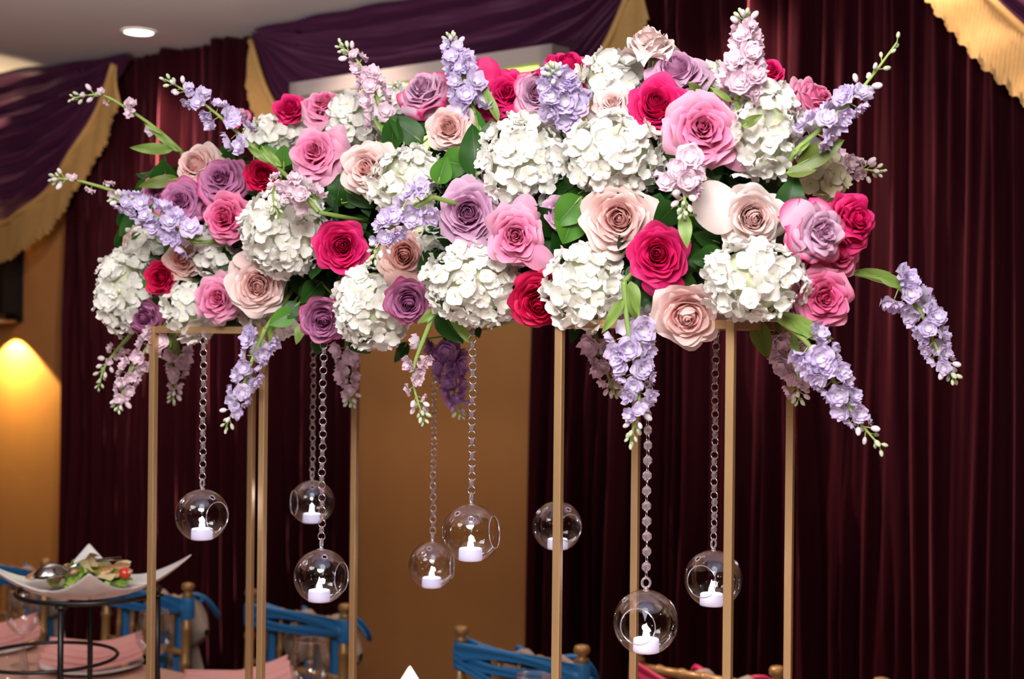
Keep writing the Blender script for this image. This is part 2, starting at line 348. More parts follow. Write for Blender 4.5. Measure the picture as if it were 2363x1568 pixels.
# swags with gold fringe
def swag(sa, sb, sag, off, label, seed, flen=.14, nf=7):
    rr = random.Random(seed)
    t = empty('swag_valance', wall((sa + sb) / 2, CEIL - .02, off), label, 'valance', 'purple swags under the ceiling')
    inv = t.location
    def P(u, v):   # u 0..1 across, v 0..1 down
        x = 2 * u - 1
        k = (1 - abs(x) ** 2.6)
        s = lerp(sa, sb, u) + (-x) * .02 * v * (1 - k)
        z = CEIL - .015 - sag * k * v - .05 * v * (abs(x) ** 6)
        fold = math.sin(v * nf * 2 * PI + x * 1.2 + seed) * .040 + math.sin(v * nf * 4.6 * PI + 2 * x + seed * 2) * .016
        d = off + .045 + .03 * v + fold * (0.35 + .65 * k) * (1 - .6 * v ** 6) + .010 * math.sin(u * 40 + v * 5)
        return wall(s, z, d) - inv
    b_ = MB(); b_.grid(lambda u, v: (P(u, v), v), 60, 90); b_.build('cloth', M['purple'], t)
    # fringe: a row of twisted strands hanging from the lower hem
    nS = 230; b_ = MB()
    def hem(u):
        p = P(u, 1.0); q0 = P(max(0, u - .01), 1.0); q1 = P(min(1, u + .01), 1.0)
        tg = (q1 - q0).normalized(); out = tg.cross(N); out.normalize()
        if out.z > 0: out = -out
        dn = (out * .22 + Vector((0, 0, -1)) * .8).normalized()
        return p + N * .012, dn
    rows = 5; n2 = nS * 2 + 1; vs = []; fs = []
    for j in range(rows + 1):
        for i in range(n2):
            u = i / (n2 - 1); p, dn = hem(u)
            ln = flen * (1 + .04 * math.sin(i * .9)) * (j / rows)
            vs.append(p + dn * ln + N * (.011 * (i % 2) + .006 * math.sin(i * .23 + j)))
    for j in range(rows):
        for i in range(n2 - 1): fs.append((j * n2 + i, j * n2 + i + 1, (j + 1) * n2 + i + 1, (j + 1) * n2 + i))
    b_.add(vs, fs)
    b_.build('fringe', M['gold_fringe'], t)
    b_ = MB(); b_.tube([hem(i / 80)[0] + N * .012 for i in range(81)], .011, 6); b_.build('braid', M['gold_fringe'], t)
    return t
swag(-3.93, -1.715, .70, .09, 'dark purple swag with gold fringe over the left tan wall and sconce', 1, flen=.17)
swag(-.915, .905, .72, .09, 'purple swag with gold fringe on both sides, behind the lit box sign', 2, flen=.165)
swag(1.765, 3.97, .70, .09, 'purple swag with gold fringe cut by the top right picture corner', 4, flen=.165)

# ceiling downlight and lit box sign
dl = ceil_hit(320, 72)
t = empty('downlight', (dl.x, dl.y, CEIL), 'glowing round recessed downlight in the ceiling near the curtain', 'ceiling light')
b = MB(); b.lathe([(.064, -.001), (.066, -.006), (.058, -.009), (.054, -.004)], 32); b.build('trim_ring', M['trimwhite'], t)
b = MB(); b.lathe([(0, -.005), (.03, -.006), (.055, -.005)], 32); b.build('lens', M['lamp'], t)

g0 = wall_hit(668, 190, .34); g1 = wall_hit(1274, 103, .34)
zt = (g0[1] + g1[1]) / 2; hb = .40; offb = .34
t = empty('light_box_sign', wall((g0[0] + g1[0]) / 2, zt, offb), 'long grey box sign with lime glowing shapes, mounted before the middle swag', 'sign')
inv = t.location; RW = Matrix((E, N, Vector((0, 0, 1)))).transposed()
L_ = g1[0] - g0[0]
b = MB()
for (cs, cz, ss, sz) in ((0, -.025, L_, .05), (0, -hb + .025, L_, .05), (-L_ / 2 + .025, -hb / 2, .05, hb), (L_ / 2 - .025, -hb / 2, .05, hb)):
    b.box(E * cs + Vector((0, 0, cz)) - N * .045, (ss, .09, sz), RW)
b.build('box_frame', M['signframe'], t, False)
b = MB(); b.box(Vector((0, 0, -hb / 2)) - N * .07, (L_ - .08, .03, hb - .08), RW); b.build('sign_face', M['signpanel'], t, False)
b = MB(); b.box(Vector((0, 0, -hb / 2)) - N * .20, (.20, .26, .10), RW); b.build('wall_bracket', M['signframe'], t, False)
rr = random.Random(3)
for i, (fx, fz, wx, wz, an) in enumerate([(.13, .27, .035, .05, .3), (.24, .24, .055, .04, .2), (.43, .21, .06, .045, .25), (.52, .27, .03, .045, .2), (.64, .24, .05, .04, .3), (.83, .20, .055, .035, .15), (.89, .22, .05, .045, .4), (.95, .27, .04, .04, .1),
                                          (.18, .66, .05, .05, .2), (.33, .68, .06, .04, .3), (.5, .62, .05, .05, .2), (.68, .68, .06, .05, .3), (.86, .62, .05, .05, .2)]):
    b = MB(); prof = []
    A = Matrix.Rotation(-an, 3, 'Y')
    c = E * ((fx - .5) * L_) + Vector((0, 0, -(fz - .035) * hb)) - N * .052
    Mx = RW @ A
    b.ball(c, (wx, .008, wz), 14, 6, Mx); b.build('lit_shape', M['signglow'], t)

# wall sconce at the left edge
ss, sz = wall_hit(-6, 640, .1)
t = empty('wall_sconce', wall(ss, sz, 0), 'black wall sconce with amber crystal drops, under the left swag', 'wall lamp')
inv = t.location
b = MB(); b.box(N * .05, (.09, .10, .34), RW); b.box(N * .01, (.12, .02, .42), RW); b.build('body', M['black'], t, False)
b = MB(); b.lathe([(.0, -.20), (.075, -.20), (.08, -.215), (.0, -.215)], 20, N * .085); b.build('lower_plate', M['chairgold'], t)
for i in range(11):
    q = 2 * PI * i / 11; c = N * .1 + RW @ Vector((.085 * math.cos(q), .05 * math.sin(q), 0))
    b = MB(); b.tube([c + Vector((0, 0, .34)), c + Vector((0, 0, .18)), c + Vector((0, 0, .165))], [.008, .008, .001], 5); b.build('crystal_drop', M['amber'], t)
b = MB(); b.lathe([(.03, .34), (.10, .345), (.10, .36), (.03, .36)], 20, N * .1); b.build('crystal_tray', M['chairgold'], t)
spot(wall(ss + .0, sz - .24, .10), wall(ss + .02, sz - 1.6, .0), 60, (1.0, 0.66, 0.20), 112, .12, .012)
spot(wall(ss, sz + .42, .35), wall(ss - .05, CEIL, .40), 16, (1.0, 0.74, 0.42), 105, .2, .02)
light('POINT', wall(ss, sz + .25, .16), 1.2, (1.0, .55, .18), shadow_soft_size=.03)

# room lamps: downlights washing the curtains
spot((dl.x, dl.y, CEIL - .02), (dl.x, dl.y, 0), 30, ang=120, blend=.9)
for (px, off, e, lean) in ((450, .26, 38, .12), (1000, .62, 34, .5), (1780, .28, 55, .14), (2280, .30, 26, .16)):
    s_ = wall_hit(px, 784)[0]
    spot(wall(s_, CEIL - .03, off), wall(s_, .8, off - lean), e, (1.0, .74, .6), ang=95, blend=.9)
# added spots without a fixture, grazing the folds from the side for contrast
spot(wall(.35, 2.80, 1.35), wall(2.35, 1.25, .05), 260, (1.0, .72, .62), 75, 1.0, .05)
spot(wall(-.2, 2.80, 1.2), wall(-1.75, 1.7, .05), 90, (1.0, .66, .55), 70, 1.0, .05)
# unseen warm lamps added behind and beside the camera, as specks in the globes
for (x, y, z) in ((-1.5, -1.0, 2.6), (1.6, -1.2, 2.55), (0.4, -2.6, 2.6), (-2.4, .8, 2.6), (2.2, .7, 2.7), (-.8, -3, 2.4)):
    light('POINT', (x, y, z), 7, (1.0, .72, .42), shadow_soft_size=.045)

# ------------------------------------------------------------------ banquet table
EA = Vector((-0.811, 0.584, 0)).normalized()       # stand axis, to the far left
NA = Vector((0.584, 0.811, 0)).normalized()        # away from the camera
AX = Vector((.245, 2.09, 0))
def tb(l, p, z=TAB): v = AX + EA * l + NA * p; return Vector((v.x, v.y, z))
RT_ = Matrix((-EA, NA, Vector((0, 0, 1)))).transposed()
t = empty('banquet_table', tb(1.0, .18, 0), 'long banquet table under a peach tablecloth, below the flower stands', 'table')
o3 = tb(1.0, .18, 0); Lh, Wh = 2.6, .69
def ring(z, grow, wav):
    pts = []
    n = 160
    for i in range(n):
        q = i / n * 4; k = int(q); f = q - k; cor = [(-1, -1), (1, -1), (1, 1), (-1, 1), (-1, -1)]
        x = lerp(cor[k][0], cor[k + 1][0], f) * (Lh + grow); y = lerp(cor[k][1], cor[k + 1][1], f) * (Wh + grow)
        wv = 1 + wav * math.sin(i * .95) / (Lh)
        pts.append(-EA * x * (1 + wav * .01 * math.sin(i * .95)) + NA * y * (1 + wav * .05 * math.sin(i * .95 + 1)) + Vector((0, 0, z)))
    return pts
b = MB(); rs = [ring(TAB, -.004, 0), ring(TAB - .006, 0, 0), ring(.45, .02, .5), ring(.04, .05, 1.0)]
vs = [p for r in rs for p in r]; n = 160; fs = [tuple(range(n))]
for j in range(3):
    for i in range(n): fs.append((j * n + i, (j + 1) * n + i, (j + 1) * n + (i + 1) % n, j * n + (i + 1) % n))
b.add(vs, fs); b.build('tablecloth', M['cloth'], t, False)
b = MB(); b.box(Vector((0, 0, TAB - .03)), (2 * Lh - .03, 2 * Wh - .03, .03), RT_); b.build('tabletop', M['plain'], t, False)
for sx in (-1, 1):
    for sy in (-1, 1):
        b = MB(); b.tube([-EA * sx * (Lh - .2) + NA * sy * (Wh - .15), -EA * sx * (Lh - .2) + NA * sy * (Wh - .15) + Vector((0, 0, TAB - .04))], .02, 8); b.build('leg', M['black'], t)

# ------------------------------------------------------------------ flower stands
TH = math.radians(26.5)
US = Vector((-math.cos(TH), math.sin(TH), 0)); VS = Vector((math.sin(TH), math.cos(TH), 0))
ZT = 1.729; TW = .0118
RS = Matrix((-US, VS, Vector((0, 0, 1)))).transposed()
STAND = {}; ZT0 = ZT
def stand(P0, a, b_, label, nm, ZT=ZT0):
    c = P0 + US * a / 2 + VS * b_ / 2
    t = empty('flower_stand', (c.x, c.y, TAB), label, 'stand', 'gold metal flower stands')
    STAND[nm] = c
    for i, (u, v) in enumerate(((0, 0), (1, 0), (0, 1), (1, 1))):
        q = P0 + US * a * u + VS * b_ * v - c; q.z = (ZT - TAB) / 2
        mb = MB(); mb.box(q, (TW, TW, ZT - TAB), RS); o = mb.build('leg', M['brass'], t, False)
        bv = o.modifiers.new('bevel', 'BEVEL'); bv.width = .0012; bv.segments = 2
    for zz, nme in ((ZT - TAB - TW / 2, 'top_bar'), (TW / 2, 'base_bar')):
        for (u0, v0, u1, v1) in ((0, 0, 1, 0), (0, 1, 1, 1), (0, 0, 0, 1), (1, 0, 1, 1)):
            A_ = P0 + US * a * u0 + VS * b_ * v0 - c; B_ = P0 + US * a * u1 + VS * b_ * v1 - c
            mid = (A_ + B_) / 2; ln = (B_ - A_).length - TW * .98; mid.z = zz
            mb = MB(); mb.box(mid, (ln, TW, TW) if v0 == v1 else (TW, ln, TW), RS); mb.build(nme, M['brass'], t, False)
def ground_pt(px, D):
    p = at(px + (1100 - 784) * 0 , 784, D); return Vector((p.x, p.y, 0))
PA = ground_pt(1687, 1.90); PB = ground_pt(609.5, 2.42)
stand(PA, .25, .295, 'gold square tube flower stand on the right, nearer the camera', 'A')
stand(PB, .238, .286, 'gold square tube flower stand on the left, farther from the camera', 'B', ZT0 - .012)
cA, cB = STAND['A'], STAND['B']
AXD = (cB - cA).normalized()
RX = Matrix((AXD, AXD.cross(Vector((0, 0, 1))), Vector((0, 0, 1)))).transposed()
t = empty('flower_tray', ((cA + cB) / 2).to_tuple()[:2] + (ZT,), 'slim grey tray bridging both stands under the flowers', 'tray')
b = MB(); b.box((0, 0, .004), (1.20, .07, .008), RX); b.build('tray_floor', M['signframe'], t, False)
b = MB()
for sg in (-1, 1): b.box(RX @ Vector((0, sg * .037, .007)), (1.20, .004, .014), RX)
b.build('tray_rim', M['signframe'], t, False)
for i, f in enumerate((-.46, -.155, .155, .46)):
    c = (cA + cB) / 2 + AXD * f
    b = MB(); b.box((0, 0, .10), (.28, .12, .20), RX); o = b.build('floral_foam', M['foam'], None, False); o.location = (c.x, c.y, ZT + .0085)
    bv = o.modifiers.new('bevel', 'BEVEL'); bv.width = .03; bv.segments = 4
    tag(o, 'dark wet floral foam block hidden inside the flowers on the tray', 'floral foam', 'floral foam blocks')

# the mass of flowers: a capsule around the axis; flower hearts sit on its surface
ZC = ZT + .150; RC = .175
C0 = cA - AXD * .13; C0 = Vector((C0.x, C0.y, ZC)); C1 = cB + AXD * .26; C1 = Vector((C1.x, C1.y, ZC))
AXL = (C1 - C0).length
def near_axis(p):
    k = max(0, min(AXL, (p - C0).dot(AXD))); return C0 + AXD * k
def surf(px, py, rad=RC):
    d = ray(px, py); best = (9, None)
    D = 1.5
    while D < 3.4:
        p = CAM + d * D; q = near_axis(p); v = p - q; v.z *= (.92 if v.z > 0 else .62); l = v.length
        if l < rad: return p, (p - q).normalized(), D
        if l < best[0]: best = (l, D)
        D += .006
    D = best[1]; p = CAM + d * D; return p, (p - near_axis(p)).normalized(), D

# ------------------------------------------------------------------ roses
def rose_petal(mb, t_, az, rr, st, nu=7, nv=7):
    """t_ 0 inner .. 1 outer; style st: dict(open, roll, point, depth)"""
    op = st['open']
    rt = lerp(.07, 1.0, t_ ** .95) * (1 + rr.uniform(-.09, .07)); zt_ = lerp(st['high'] + .12, -.16 - .30 * op, t_ ** 1.3) + rr.uniform(-.05, .05)
    bel = rt * .85 + .08
    P0 = (.05, -.62); P1 = (bel * .8, -.56 + .05 * t_); kk = min(1, t_ / .38); P2 = (rt * lerp(1.5, .84, kk ** .6), zt_ - lerp(.22, .22, t_)); P3 = (rt * lerp(.30, .93, kk), zt_)
    Wd = lerp(.30, st['wide'] + .10, t_ ** .75) * (1 + rr.uniform(-.12, .12)); amax = lerp(2.6, 1.2, t_ ** .6)
    roll = st['roll'] * lerp(.15, 1, t_) * rr.uniform(.6, 1.3); ph = rr.uniform(0, 6.3); pt = st['point'] * rr.uniform(.6, 1.3)
    asy = rr.uniform(-.12, .12)
    def fn(a, v):
        u = 2 * a - 1
        ve = v * (1 - .20 * abs(u) ** 2.6 + pt * .10 * (1 - abs(u)) ** 1.5 + asy * u * .35)
        vb = min(ve, 1.0); ex = ve - vb
        i = 1 - vb
        r = i ** 3 * P0[0] + 3 * i * i * vb * P1[0] + 3 * i * vb * vb * P2[0] + vb ** 3 * P3[0] + ex * .6
        z = i ** 3 * P0[1] + 3 * i * i * vb * P1[1] + 3 * i * vb * vb * P2[1] + vb ** 3 * P3[1] + ex * .3
        k = max(0, (v - .72) / .28) ** 1.6
        r += roll * .17 * k * (.6 + .6 * abs(u)); z -= roll * .20 * k * (.4 + .9 * u * u)
        z -= .10 * roll * t_ * abs(u) ** 3 * v * v
        r += .050 * math.sin(3.2 * u + ph) * v ** 3 * (.4 + t_) ; z += .035 * math.sin(4.1 * u + ph * 2) * v ** 4
        sh = math.sin(PI * (.10 + .56 * v)) * (1 - .12 * max(0, v - .8) * 5)
        wdt = Wd * sh
        ang = az + u * min(wdt / max(r, .08), amax)
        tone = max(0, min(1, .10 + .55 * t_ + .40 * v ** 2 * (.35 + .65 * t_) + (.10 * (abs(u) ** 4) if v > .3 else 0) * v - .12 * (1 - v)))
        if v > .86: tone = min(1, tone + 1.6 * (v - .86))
        return Vector((r * math.cos(ang), r * math.sin(ang), z)), tone
    mb.grid(fn, nu, nv)
STY = {
 'open': dict(open=.55, high=.12, roll=.7, point=.25, wide=.60),
 'cup': dict(open=.15, high=.16, roll=.55, point=.35, wide=.62),
 'star': dict(open=.35, high=.24, roll=1.25, point=1.3, wide=.56),
 'high': dict(open=.10, high=.34, roll=1.05, point=.9, wide=.58),
 'flat': dict(open=.85, high=.02, roll=.4, point=.3, wide=.58),
}
ROSES = {}
def rose_template(key, seed):
    rr = random.Random(seed); st = STY[key]; petals = []
    hb_ = MB(); az = rr.uniform(0, 6.3); ox, oy = rr.uniform(-.07, .07), rr.uniform(-.07, .07)
    for i in range(10):
        az += 2.399 + rr.uniform(-.3, .3)
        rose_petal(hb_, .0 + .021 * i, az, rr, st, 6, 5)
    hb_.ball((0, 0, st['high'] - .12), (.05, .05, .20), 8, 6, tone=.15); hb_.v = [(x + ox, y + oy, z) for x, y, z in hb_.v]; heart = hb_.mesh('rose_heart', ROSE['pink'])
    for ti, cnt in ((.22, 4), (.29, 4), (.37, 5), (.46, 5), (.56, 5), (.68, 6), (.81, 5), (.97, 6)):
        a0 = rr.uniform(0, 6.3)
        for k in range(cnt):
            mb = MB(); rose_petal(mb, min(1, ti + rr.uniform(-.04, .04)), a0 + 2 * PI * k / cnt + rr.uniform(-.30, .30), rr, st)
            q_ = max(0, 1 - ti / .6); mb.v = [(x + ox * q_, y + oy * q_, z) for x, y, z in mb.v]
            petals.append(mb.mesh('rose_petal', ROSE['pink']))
    mb = MB(); mb.tube([(0, 0, -.55), (0, 0, -.72), (.02, .01, -1.1), (.0, .02, -1.8)], [.13, .09, .045, .045], 7, tone=.5)
    for k in range(5):
        a = 2 * PI * k / 5
        def fs_(u, v, a=a):
            w2 = .11 * math.sin(PI * min(.999, .15 + .85 * v)); r = .1 + .38 * v; z = -.62 - .02 * math.sin(v * 3) - .05 * v
            aa = a + (2 * u - 1) * w2 / (r); return Vector((r * math.cos(aa), r * math.sin(aa), z)), .6
        mb.grid(fs_, 2, 4)
    stem = mb.mesh('rose_stem', M['stem'])
    return heart, petals, stem
for key, s_ in (('open', 11), ('cup', 23), ('star', 37), ('high', 41), ('flat', 53)):
    ROSES[key] = [rose_template(key, s_), rose_template(key, s_ + 100)]
RN = [0]
def rose(px, py, dia, col, style, face, label, push=0.0, sq=1.0):
    p, n, D = surf(px, py); p = CAM + ray(px, py) * (D + push); D += push
    r = dia / 2 * D / F
    toc = (CAM - p).normalized()
    if face is None: dr = (n * .75 + toc * .65)
    else: dr = toc * max(.12, math.sqrt(max(0, 1 - face[0] ** 2 - face[1] ** 2))) + RT * face[0] + UP * face[1]
    dr.normalize()
    rot = frame(dr) @ Matrix.Rotation(R_.uniform(0, 6.28), 3, 'Z')
    RN[0] += 1
    t = empty('rose', mat=TRS(p, rot, (r * R_.uniform(.94, 1.05), r * R_.uniform(.94, 1.05), r)), label=label, cat='rose', group='roses in the centrepiece')
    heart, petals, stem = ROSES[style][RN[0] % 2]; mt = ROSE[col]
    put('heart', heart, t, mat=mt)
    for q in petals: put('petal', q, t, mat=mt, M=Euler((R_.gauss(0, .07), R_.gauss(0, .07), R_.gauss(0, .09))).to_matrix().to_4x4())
    put('stem', stem, t)
    return t
roses = [
 (1424, 500, 186, 'blush', 'open', (-.08, .05), 'large blush rose facing out, right of centre, its outer petals cream', 0),
 (1735, 502, 172, 'pale', 'cup', (.10, .0), 'pale blush rose with one loose petal standing out to its left', 0),
 (1519, 588, 152, 'hot', 'cup', (-.05, .02), 'deep magenta rose tucked under the large blush rose', -.02),
 (1247, 703, 146, 'crimson', 'cup', (.0, -.32), 'crimson rose at the bottom edge above the third front pole', -.02),
 (1588, 742, 178, 'blush', 'flat', (.05, -.38), 'wide blush rose facing down beside the nearest pole top', -.02),
 (1080, 487, 156, 'lav', 'open', (-.05, .12), 'lavender rose in the middle, left of a pink rose', -.02),
 (1190, 548, 146, 'pink', 'star', (.0, -.1), 'pink rose with pale rims and a long lower right petal, in the middle', -.03),
 (928, 588, 128, 'peach', 'cup', (-.1, -.05), 'peach blush rose above the small mauve rose, under lilac stock', 0),
 (789, 570, 142, 'hot', 'cup', (.05, .0), 'hot pink rose between two white hydrangea heads, left of centre', -.02),
 (940, 699, 112, 'mauve', 'cup', (-.05, -.2), 'mauve rose low in the middle beside a large white hydrangea', -.03),
 (745, 742, 120, 'mauve', 'cup', (-.1, -.3), 'mauve rose with magenta rim at the bottom edge over the chains', -.02),
 (592, 657, 146, 'blush', 'open', (-.05, .0), 'blush rose with cream outer petals, low on the left side', -.02),
 (500, 690, 116, 'pink', 'star', (-.2, -.05), 'bright pink rose left of the low blush rose', -.02),
 (330, 735, 90, 'mauve', 'cup', (-.3, -.15), 'small mauve rose with magenta rim at the far lower left', -.01),
 (367, 641, 88, 'crimson', 'cup', (-.35, -.05), 'small crimson rose at the left end above the mauve one', -.02),
 (519, 502, 124, 'rosepink', 'high', (-.4, .0), 'bright pink rose turned left, beside the large left hydrangea', -.02),
 (420, 597, 100, 'peach', 'open', (-.3, .1), 'peach blush rose under the lilac stock on the left', 0),
 (413, 465, 112, 'mauve', 'star', (-.35, .25), 'soft mauve rose on the left just above the lilac stock', -.01),
 (510, 408, 124, 'mauve', 'star', (-.25, .45), 'mauve rose tilted up between blush and crimson roses on the left', -.01),
 (447, 372, 122, 'blush', 'open', (-.45, .45), 'blush rose facing up at the upper left end', 0),
 (603, 402, 88, 'crimson', 'cup', (.0, .4), 'crimson rose half hidden behind the pale pink stock, upper left', .0),
 (724, 352, 134, 'pink', 'star', (-.3, .3), 'pink rose with pointed petals above the large left hydrangea', -.02),
 (748, 238, 118, 'pink', 'star', (-.15, .7), 'pink rose seen from the side on the upper left rim', 0),
 (665, 245, 86, 'hot', 'cup', (-.3, .55), 'hot pink rose left of the pink one on the upper left rim', .03),
 (846, 385, 136, 'blush', 'high', (-.3, .15), 'blush rose left of the dark leaves in the upper middle', -.02),
 (1035, 291, 118, 'blush', 'open', (-.15, .25), 'blush rose in the upper middle under the upright lilac stock', -.01),
 (975, 203, 118, 'lavrim', 'high', (-.35, .6), 'pale mauve pink rose facing up left of the upright lilac stock', 0),
 (1166, 215, 130, 'hot', 'star', (-.1, .35), 'hot pink rose right of the upright lilac stock', 0),
 (1238, 212, 122, 'lavrim', 'open', (-.1, .2), 'light mauve rose behind the thick lilac stock at top', -.01),
 (1312, 145, 150, 'hot', 'open', (.05, .80), 'hot pink rose seen from the side on the top rim', .03),
 (1500, 92, 132, 'pale', 'high', (.0, .93), 'very pale rose standing highest, seen from the side', 0),
 (1565, 148, 152, 'lav', 'open', (.05, .72), 'lavender pink rose tilted up beneath the highest pale rose', -.02),
 (1518, 234, 148, 'hot', 'cup', (.0, .45), 'hot pink rose facing up, left of the large pink rose', -.02),
 (1412, 237, 112, 'pale', 'star', (-.2, .5), 'pale blush rose between white hydrangeas near the top', 0),
 (1625, 299, 178, 'pink', 'star', (.05, .12), 'largest pink rose with pointed petals, upper right of centre', -.04),
 (1778, 158, 74, 'hot', 'cup', (.2, .6), 'small hot pink rose peeking out behind the tallest pink stock', .04),
 (1886, 222, 128, 'pink', 'star', (.55, .55), 'pink rose turned away on the upper right rim', .02),
 (1900, 536, 148, 'lavrim', 'star', (.55, .05), 'lavender rose with magenta petal edges at the right end', -.02),
 (1975, 510, 136, 'hot', 'high', (.62, .10), 'hot pink rose at the far right end, turned right', 0),
 (1950, 592, 110, 'rosepink', 'open', (.45, -.2), 'pink rose below the far right hot pink rose', .02),
 (1905, 690, 144, 'rosepink', 'star', (.25, -.15), 'pink rose at the lower right end above the lilac stock', -.02),
 (303, 560, 76, 'peach', 'high', (-.7, .15), 'peach rose half hidden at the left end behind lilac stock', .05),
 (545, 265, 62, 'lavrim', 'high', (-.3, .7), 'small mauve pink rose peeking over the upper left rim', .08),
 (1292, 492, 92, 'lav', 'open', (-.2, .0), 'lavender rose mostly hidden behind green leaves, left of the large blush rose', .04),
 (357, 442, 84, 'mauve', 'star', (-.5, .2), 'mauve rose half hidden at the left rim behind its neighbour', .05),
 (1885, 628, 84, 'rosepink', 'cup', (.3, -.1), 'pink rose wedged behind the lower right pink roses', .03),
]
RO = [rose(*r[:7], push=r[7]) for r in roses]
# loose outer petals that stand away from two roses are built with the rose they belong to
def loose(rt_, px, py, wpx, hpx, col, an=0.0, face=(0, .1), push=0.0, seed=0):
    inv = rt_.matrix_world.inverted(); D0 = (rt_.matrix_world.translation - CAM).dot(FW) + push
    c = CAM + ray(px, py) * D0; a, b_ = wpx / 2 * D0 / F, hpx / 2 * D0 / F
    z = ((CAM - c).normalized() + RT * face[0] + UP * face[1]).normalized(); x = (RT - z * RT.dot(z)).normalized(); y = z.cross(x)
    x, y = x * math.cos(an) + y * math.sin(an), y * math.cos(an) - x * math.sin(an)
    mb = MB()
    def fn(u_, v):
        u = 2 * u_ - 1; w2 = math.sin(PI * (.10 + .78 * v)) ** .7; vv = 2 * v - 1
        p = c + x * (a * u * w2) + y * (b_ * (vv - .12 * u * u * vv)) + z * (a * (-.25 * u * u + .22 * math.sin(2.2 * v + seed) - .30 * max(0, vv) ** 2 + .05 * math.sin(5 * u + seed)))
        return inv @ p, min(1, .55 + .45 * v)
    mb.grid(fn, 9, 9); mb.build('loose_petal', ROSE[col], rt_)
bpy.context.view_layer.update()
loose(RO[1], 1652, 478, 108, 132, 'pale', .35, push=.012, seed=1)
loose(RO[6], 1238, 592, 62, 90, 'pink', -2.0, push=.01, seed=2)
loose(RO[6], 1210, 480, 60, 70, 'pink', -.2, push=.02, seed=3)
loose(RO[27], 1120, 165, 72, 70, 'hot', .1, push=.0, seed=4)
loose(RO[27], 1165, 262, 110, 60, 'hot', 3.14, push=.01, seed=5)
loose(RO[37], 1842, 500, 85, 90, 'lavrim', .8, push=.0, seed=6)
loose(RO[37], 1838, 552, 60, 60, 'lavrim', 2.2, push=.0, seed=7)
loose(RO[11], 592, 600, 110, 60, 'blush', 0, push=.01, seed=8)
loose(RO[34], 1700, 345, 90, 110, 'pink', -2.4, push=.02, seed=9)
loose(RO[34], 1570, 300, 80, 90, 'pink', 1.5, push=.02, seed=3)
loose(RO[21], 765, 335, 55, 110, 'pink', -.5, push=.02, seed=2)
loose(RO[2], 1530, 655, 100, 62, 'hot', 3.14, push=.015, seed=2)
loose(RO[3], 1240, 650, 110, 60, 'crimson', 0, push=.015, seed=4)
loose(RO[26], 975, 248, 100, 60, 'lavrim', 3.14, push=.0, seed=5)
loose(RO[5], 1085, 560, 80, 60, 'lav', 3.14, push=.01, seed=6)
loose(RO[7], 930, 645, 90, 60, 'peach', 2.9, push=.01, seed=1)

# ------------------------------------------------------------------ hydrangeas
def floret_mesh(seed, mt, npet=4, layers=1, ruff=.10):
    rr = random.Random(seed); mb = MB()
    for L in range(layers):
        sc = 1 - .27 * L; a0 = rr.uniform(0, 6.3) if L else rr.uniform(0, 1)
        for k in range(npet):
            a = a0 + 2 * PI * k / npet + rr.uniform(-.12, .12); cup = rr.uniform(.10, .75) + .35 * L; w0 = rr.uniform(.62, .74); ph = rr.uniform(0, 6); zl = rr.uniform(-.05, .06) + .10 * L
            def fn(u_, v, a=a, cup=cup, w0=w0, ph=ph, zl=zl, sc=sc):
                u = 2 * u_ - 1; wd = w0 * math.sin(PI * (.06 + .74 * v ** .85)) * (1 - .0 * v)
                rad = (.04 + .96 * v) * (1 - .16 * u * u * v) * sc
                x = rad; y = u * wd * sc * .92
                z = zl + cup * v * v * .5 - .16 * (u * u) * v * (1 if cup < .3 else -1) + ruff * math.sin(3 * u + ph + 4 * v) * v * v
                return Vector((x * math.cos(a) - y * math.sin(a), x * math.sin(a) + y * math.cos(a), z * sc + .02)), min(1, .15 + .95 * v)
            mb.grid(fn, 4, 4)
    mb.ball((0, 0, .03), .07, 6, 3, tone=0)
    return mb.mesh('floret', mt)
FLW = [floret_mesh(100 + i, M['white'], 4, 1) for i in range(6)]
def hydrangea(px, py, wpx, hpx, label, push=0.0, mt=None, fr=.20, dens=1.0):
    p, n, D = surf(px, py, RC - .03); D += push - (.03 if py > 600 else 0); p = CAM + ray(px, py) * D
    rx = wpx / 2 * D / F * .93; rz = hpx / 2 * D / F * .93; ry = (rx + rz) / 2 * .95
    R0 = (rx + ry + rz) / 3
    t = empty('hydrangea', p, label, 'hydrangea', 'white hydrangea heads in the centrepiece')
    toc = (CAM - p).normalized(); outw = (n + toc * .8).normalized()
    mb = MB(); mb.ball((0, 0, 0), (rx * .80, ry * .80, rz * .80), 14, 9); mb.tube([(0, 0, 0), -outw * R0 * 1.25], [.006, .005], 6); mb.build('stalk', M['hcore'], t)
    flr = max(.0125, fr * R0)
    cnt = int(4 * PI * R0 * R0 / (PI * flr * flr) * 1.55 * dens)
    off = R_.uniform(0, 6)
    for i in range(cnt):
        z = 1 - 2 * (i + .5) / cnt; a = i * 2.39996 + off; q = math.sqrt(1 - z * z)
        d = Vector((q * math.cos(a), q * math.sin(a), z))
        if d.dot(outw) < -.30: continue
        d = (d + Vector((R_.gauss(0, .06), R_.gauss(0, .06), R_.gauss(0, .06)))).normalized()
        k = R_.uniform(.90, 1.05) * (1 + .07 * math.sin(5 * d.x + off * 3) * math.sin(6 * d.z + off))
        pos = Vector((d.x * rx, d.y * ry, d.z * rz)) * k
        nn = (d + Vector((R_.gauss(0, .33), R_.gauss(0, .33), R_.gauss(0, .33)))).normalized()
        rot = frame(nn) @ Matrix.Rotation(R_.uniform(0, 6.3), 3, 'Z')
        put('floret', R_.choice(FLW), t, TRS(pos, rot, flr * R_.uniform(.88, 1.32)), mat=mt)
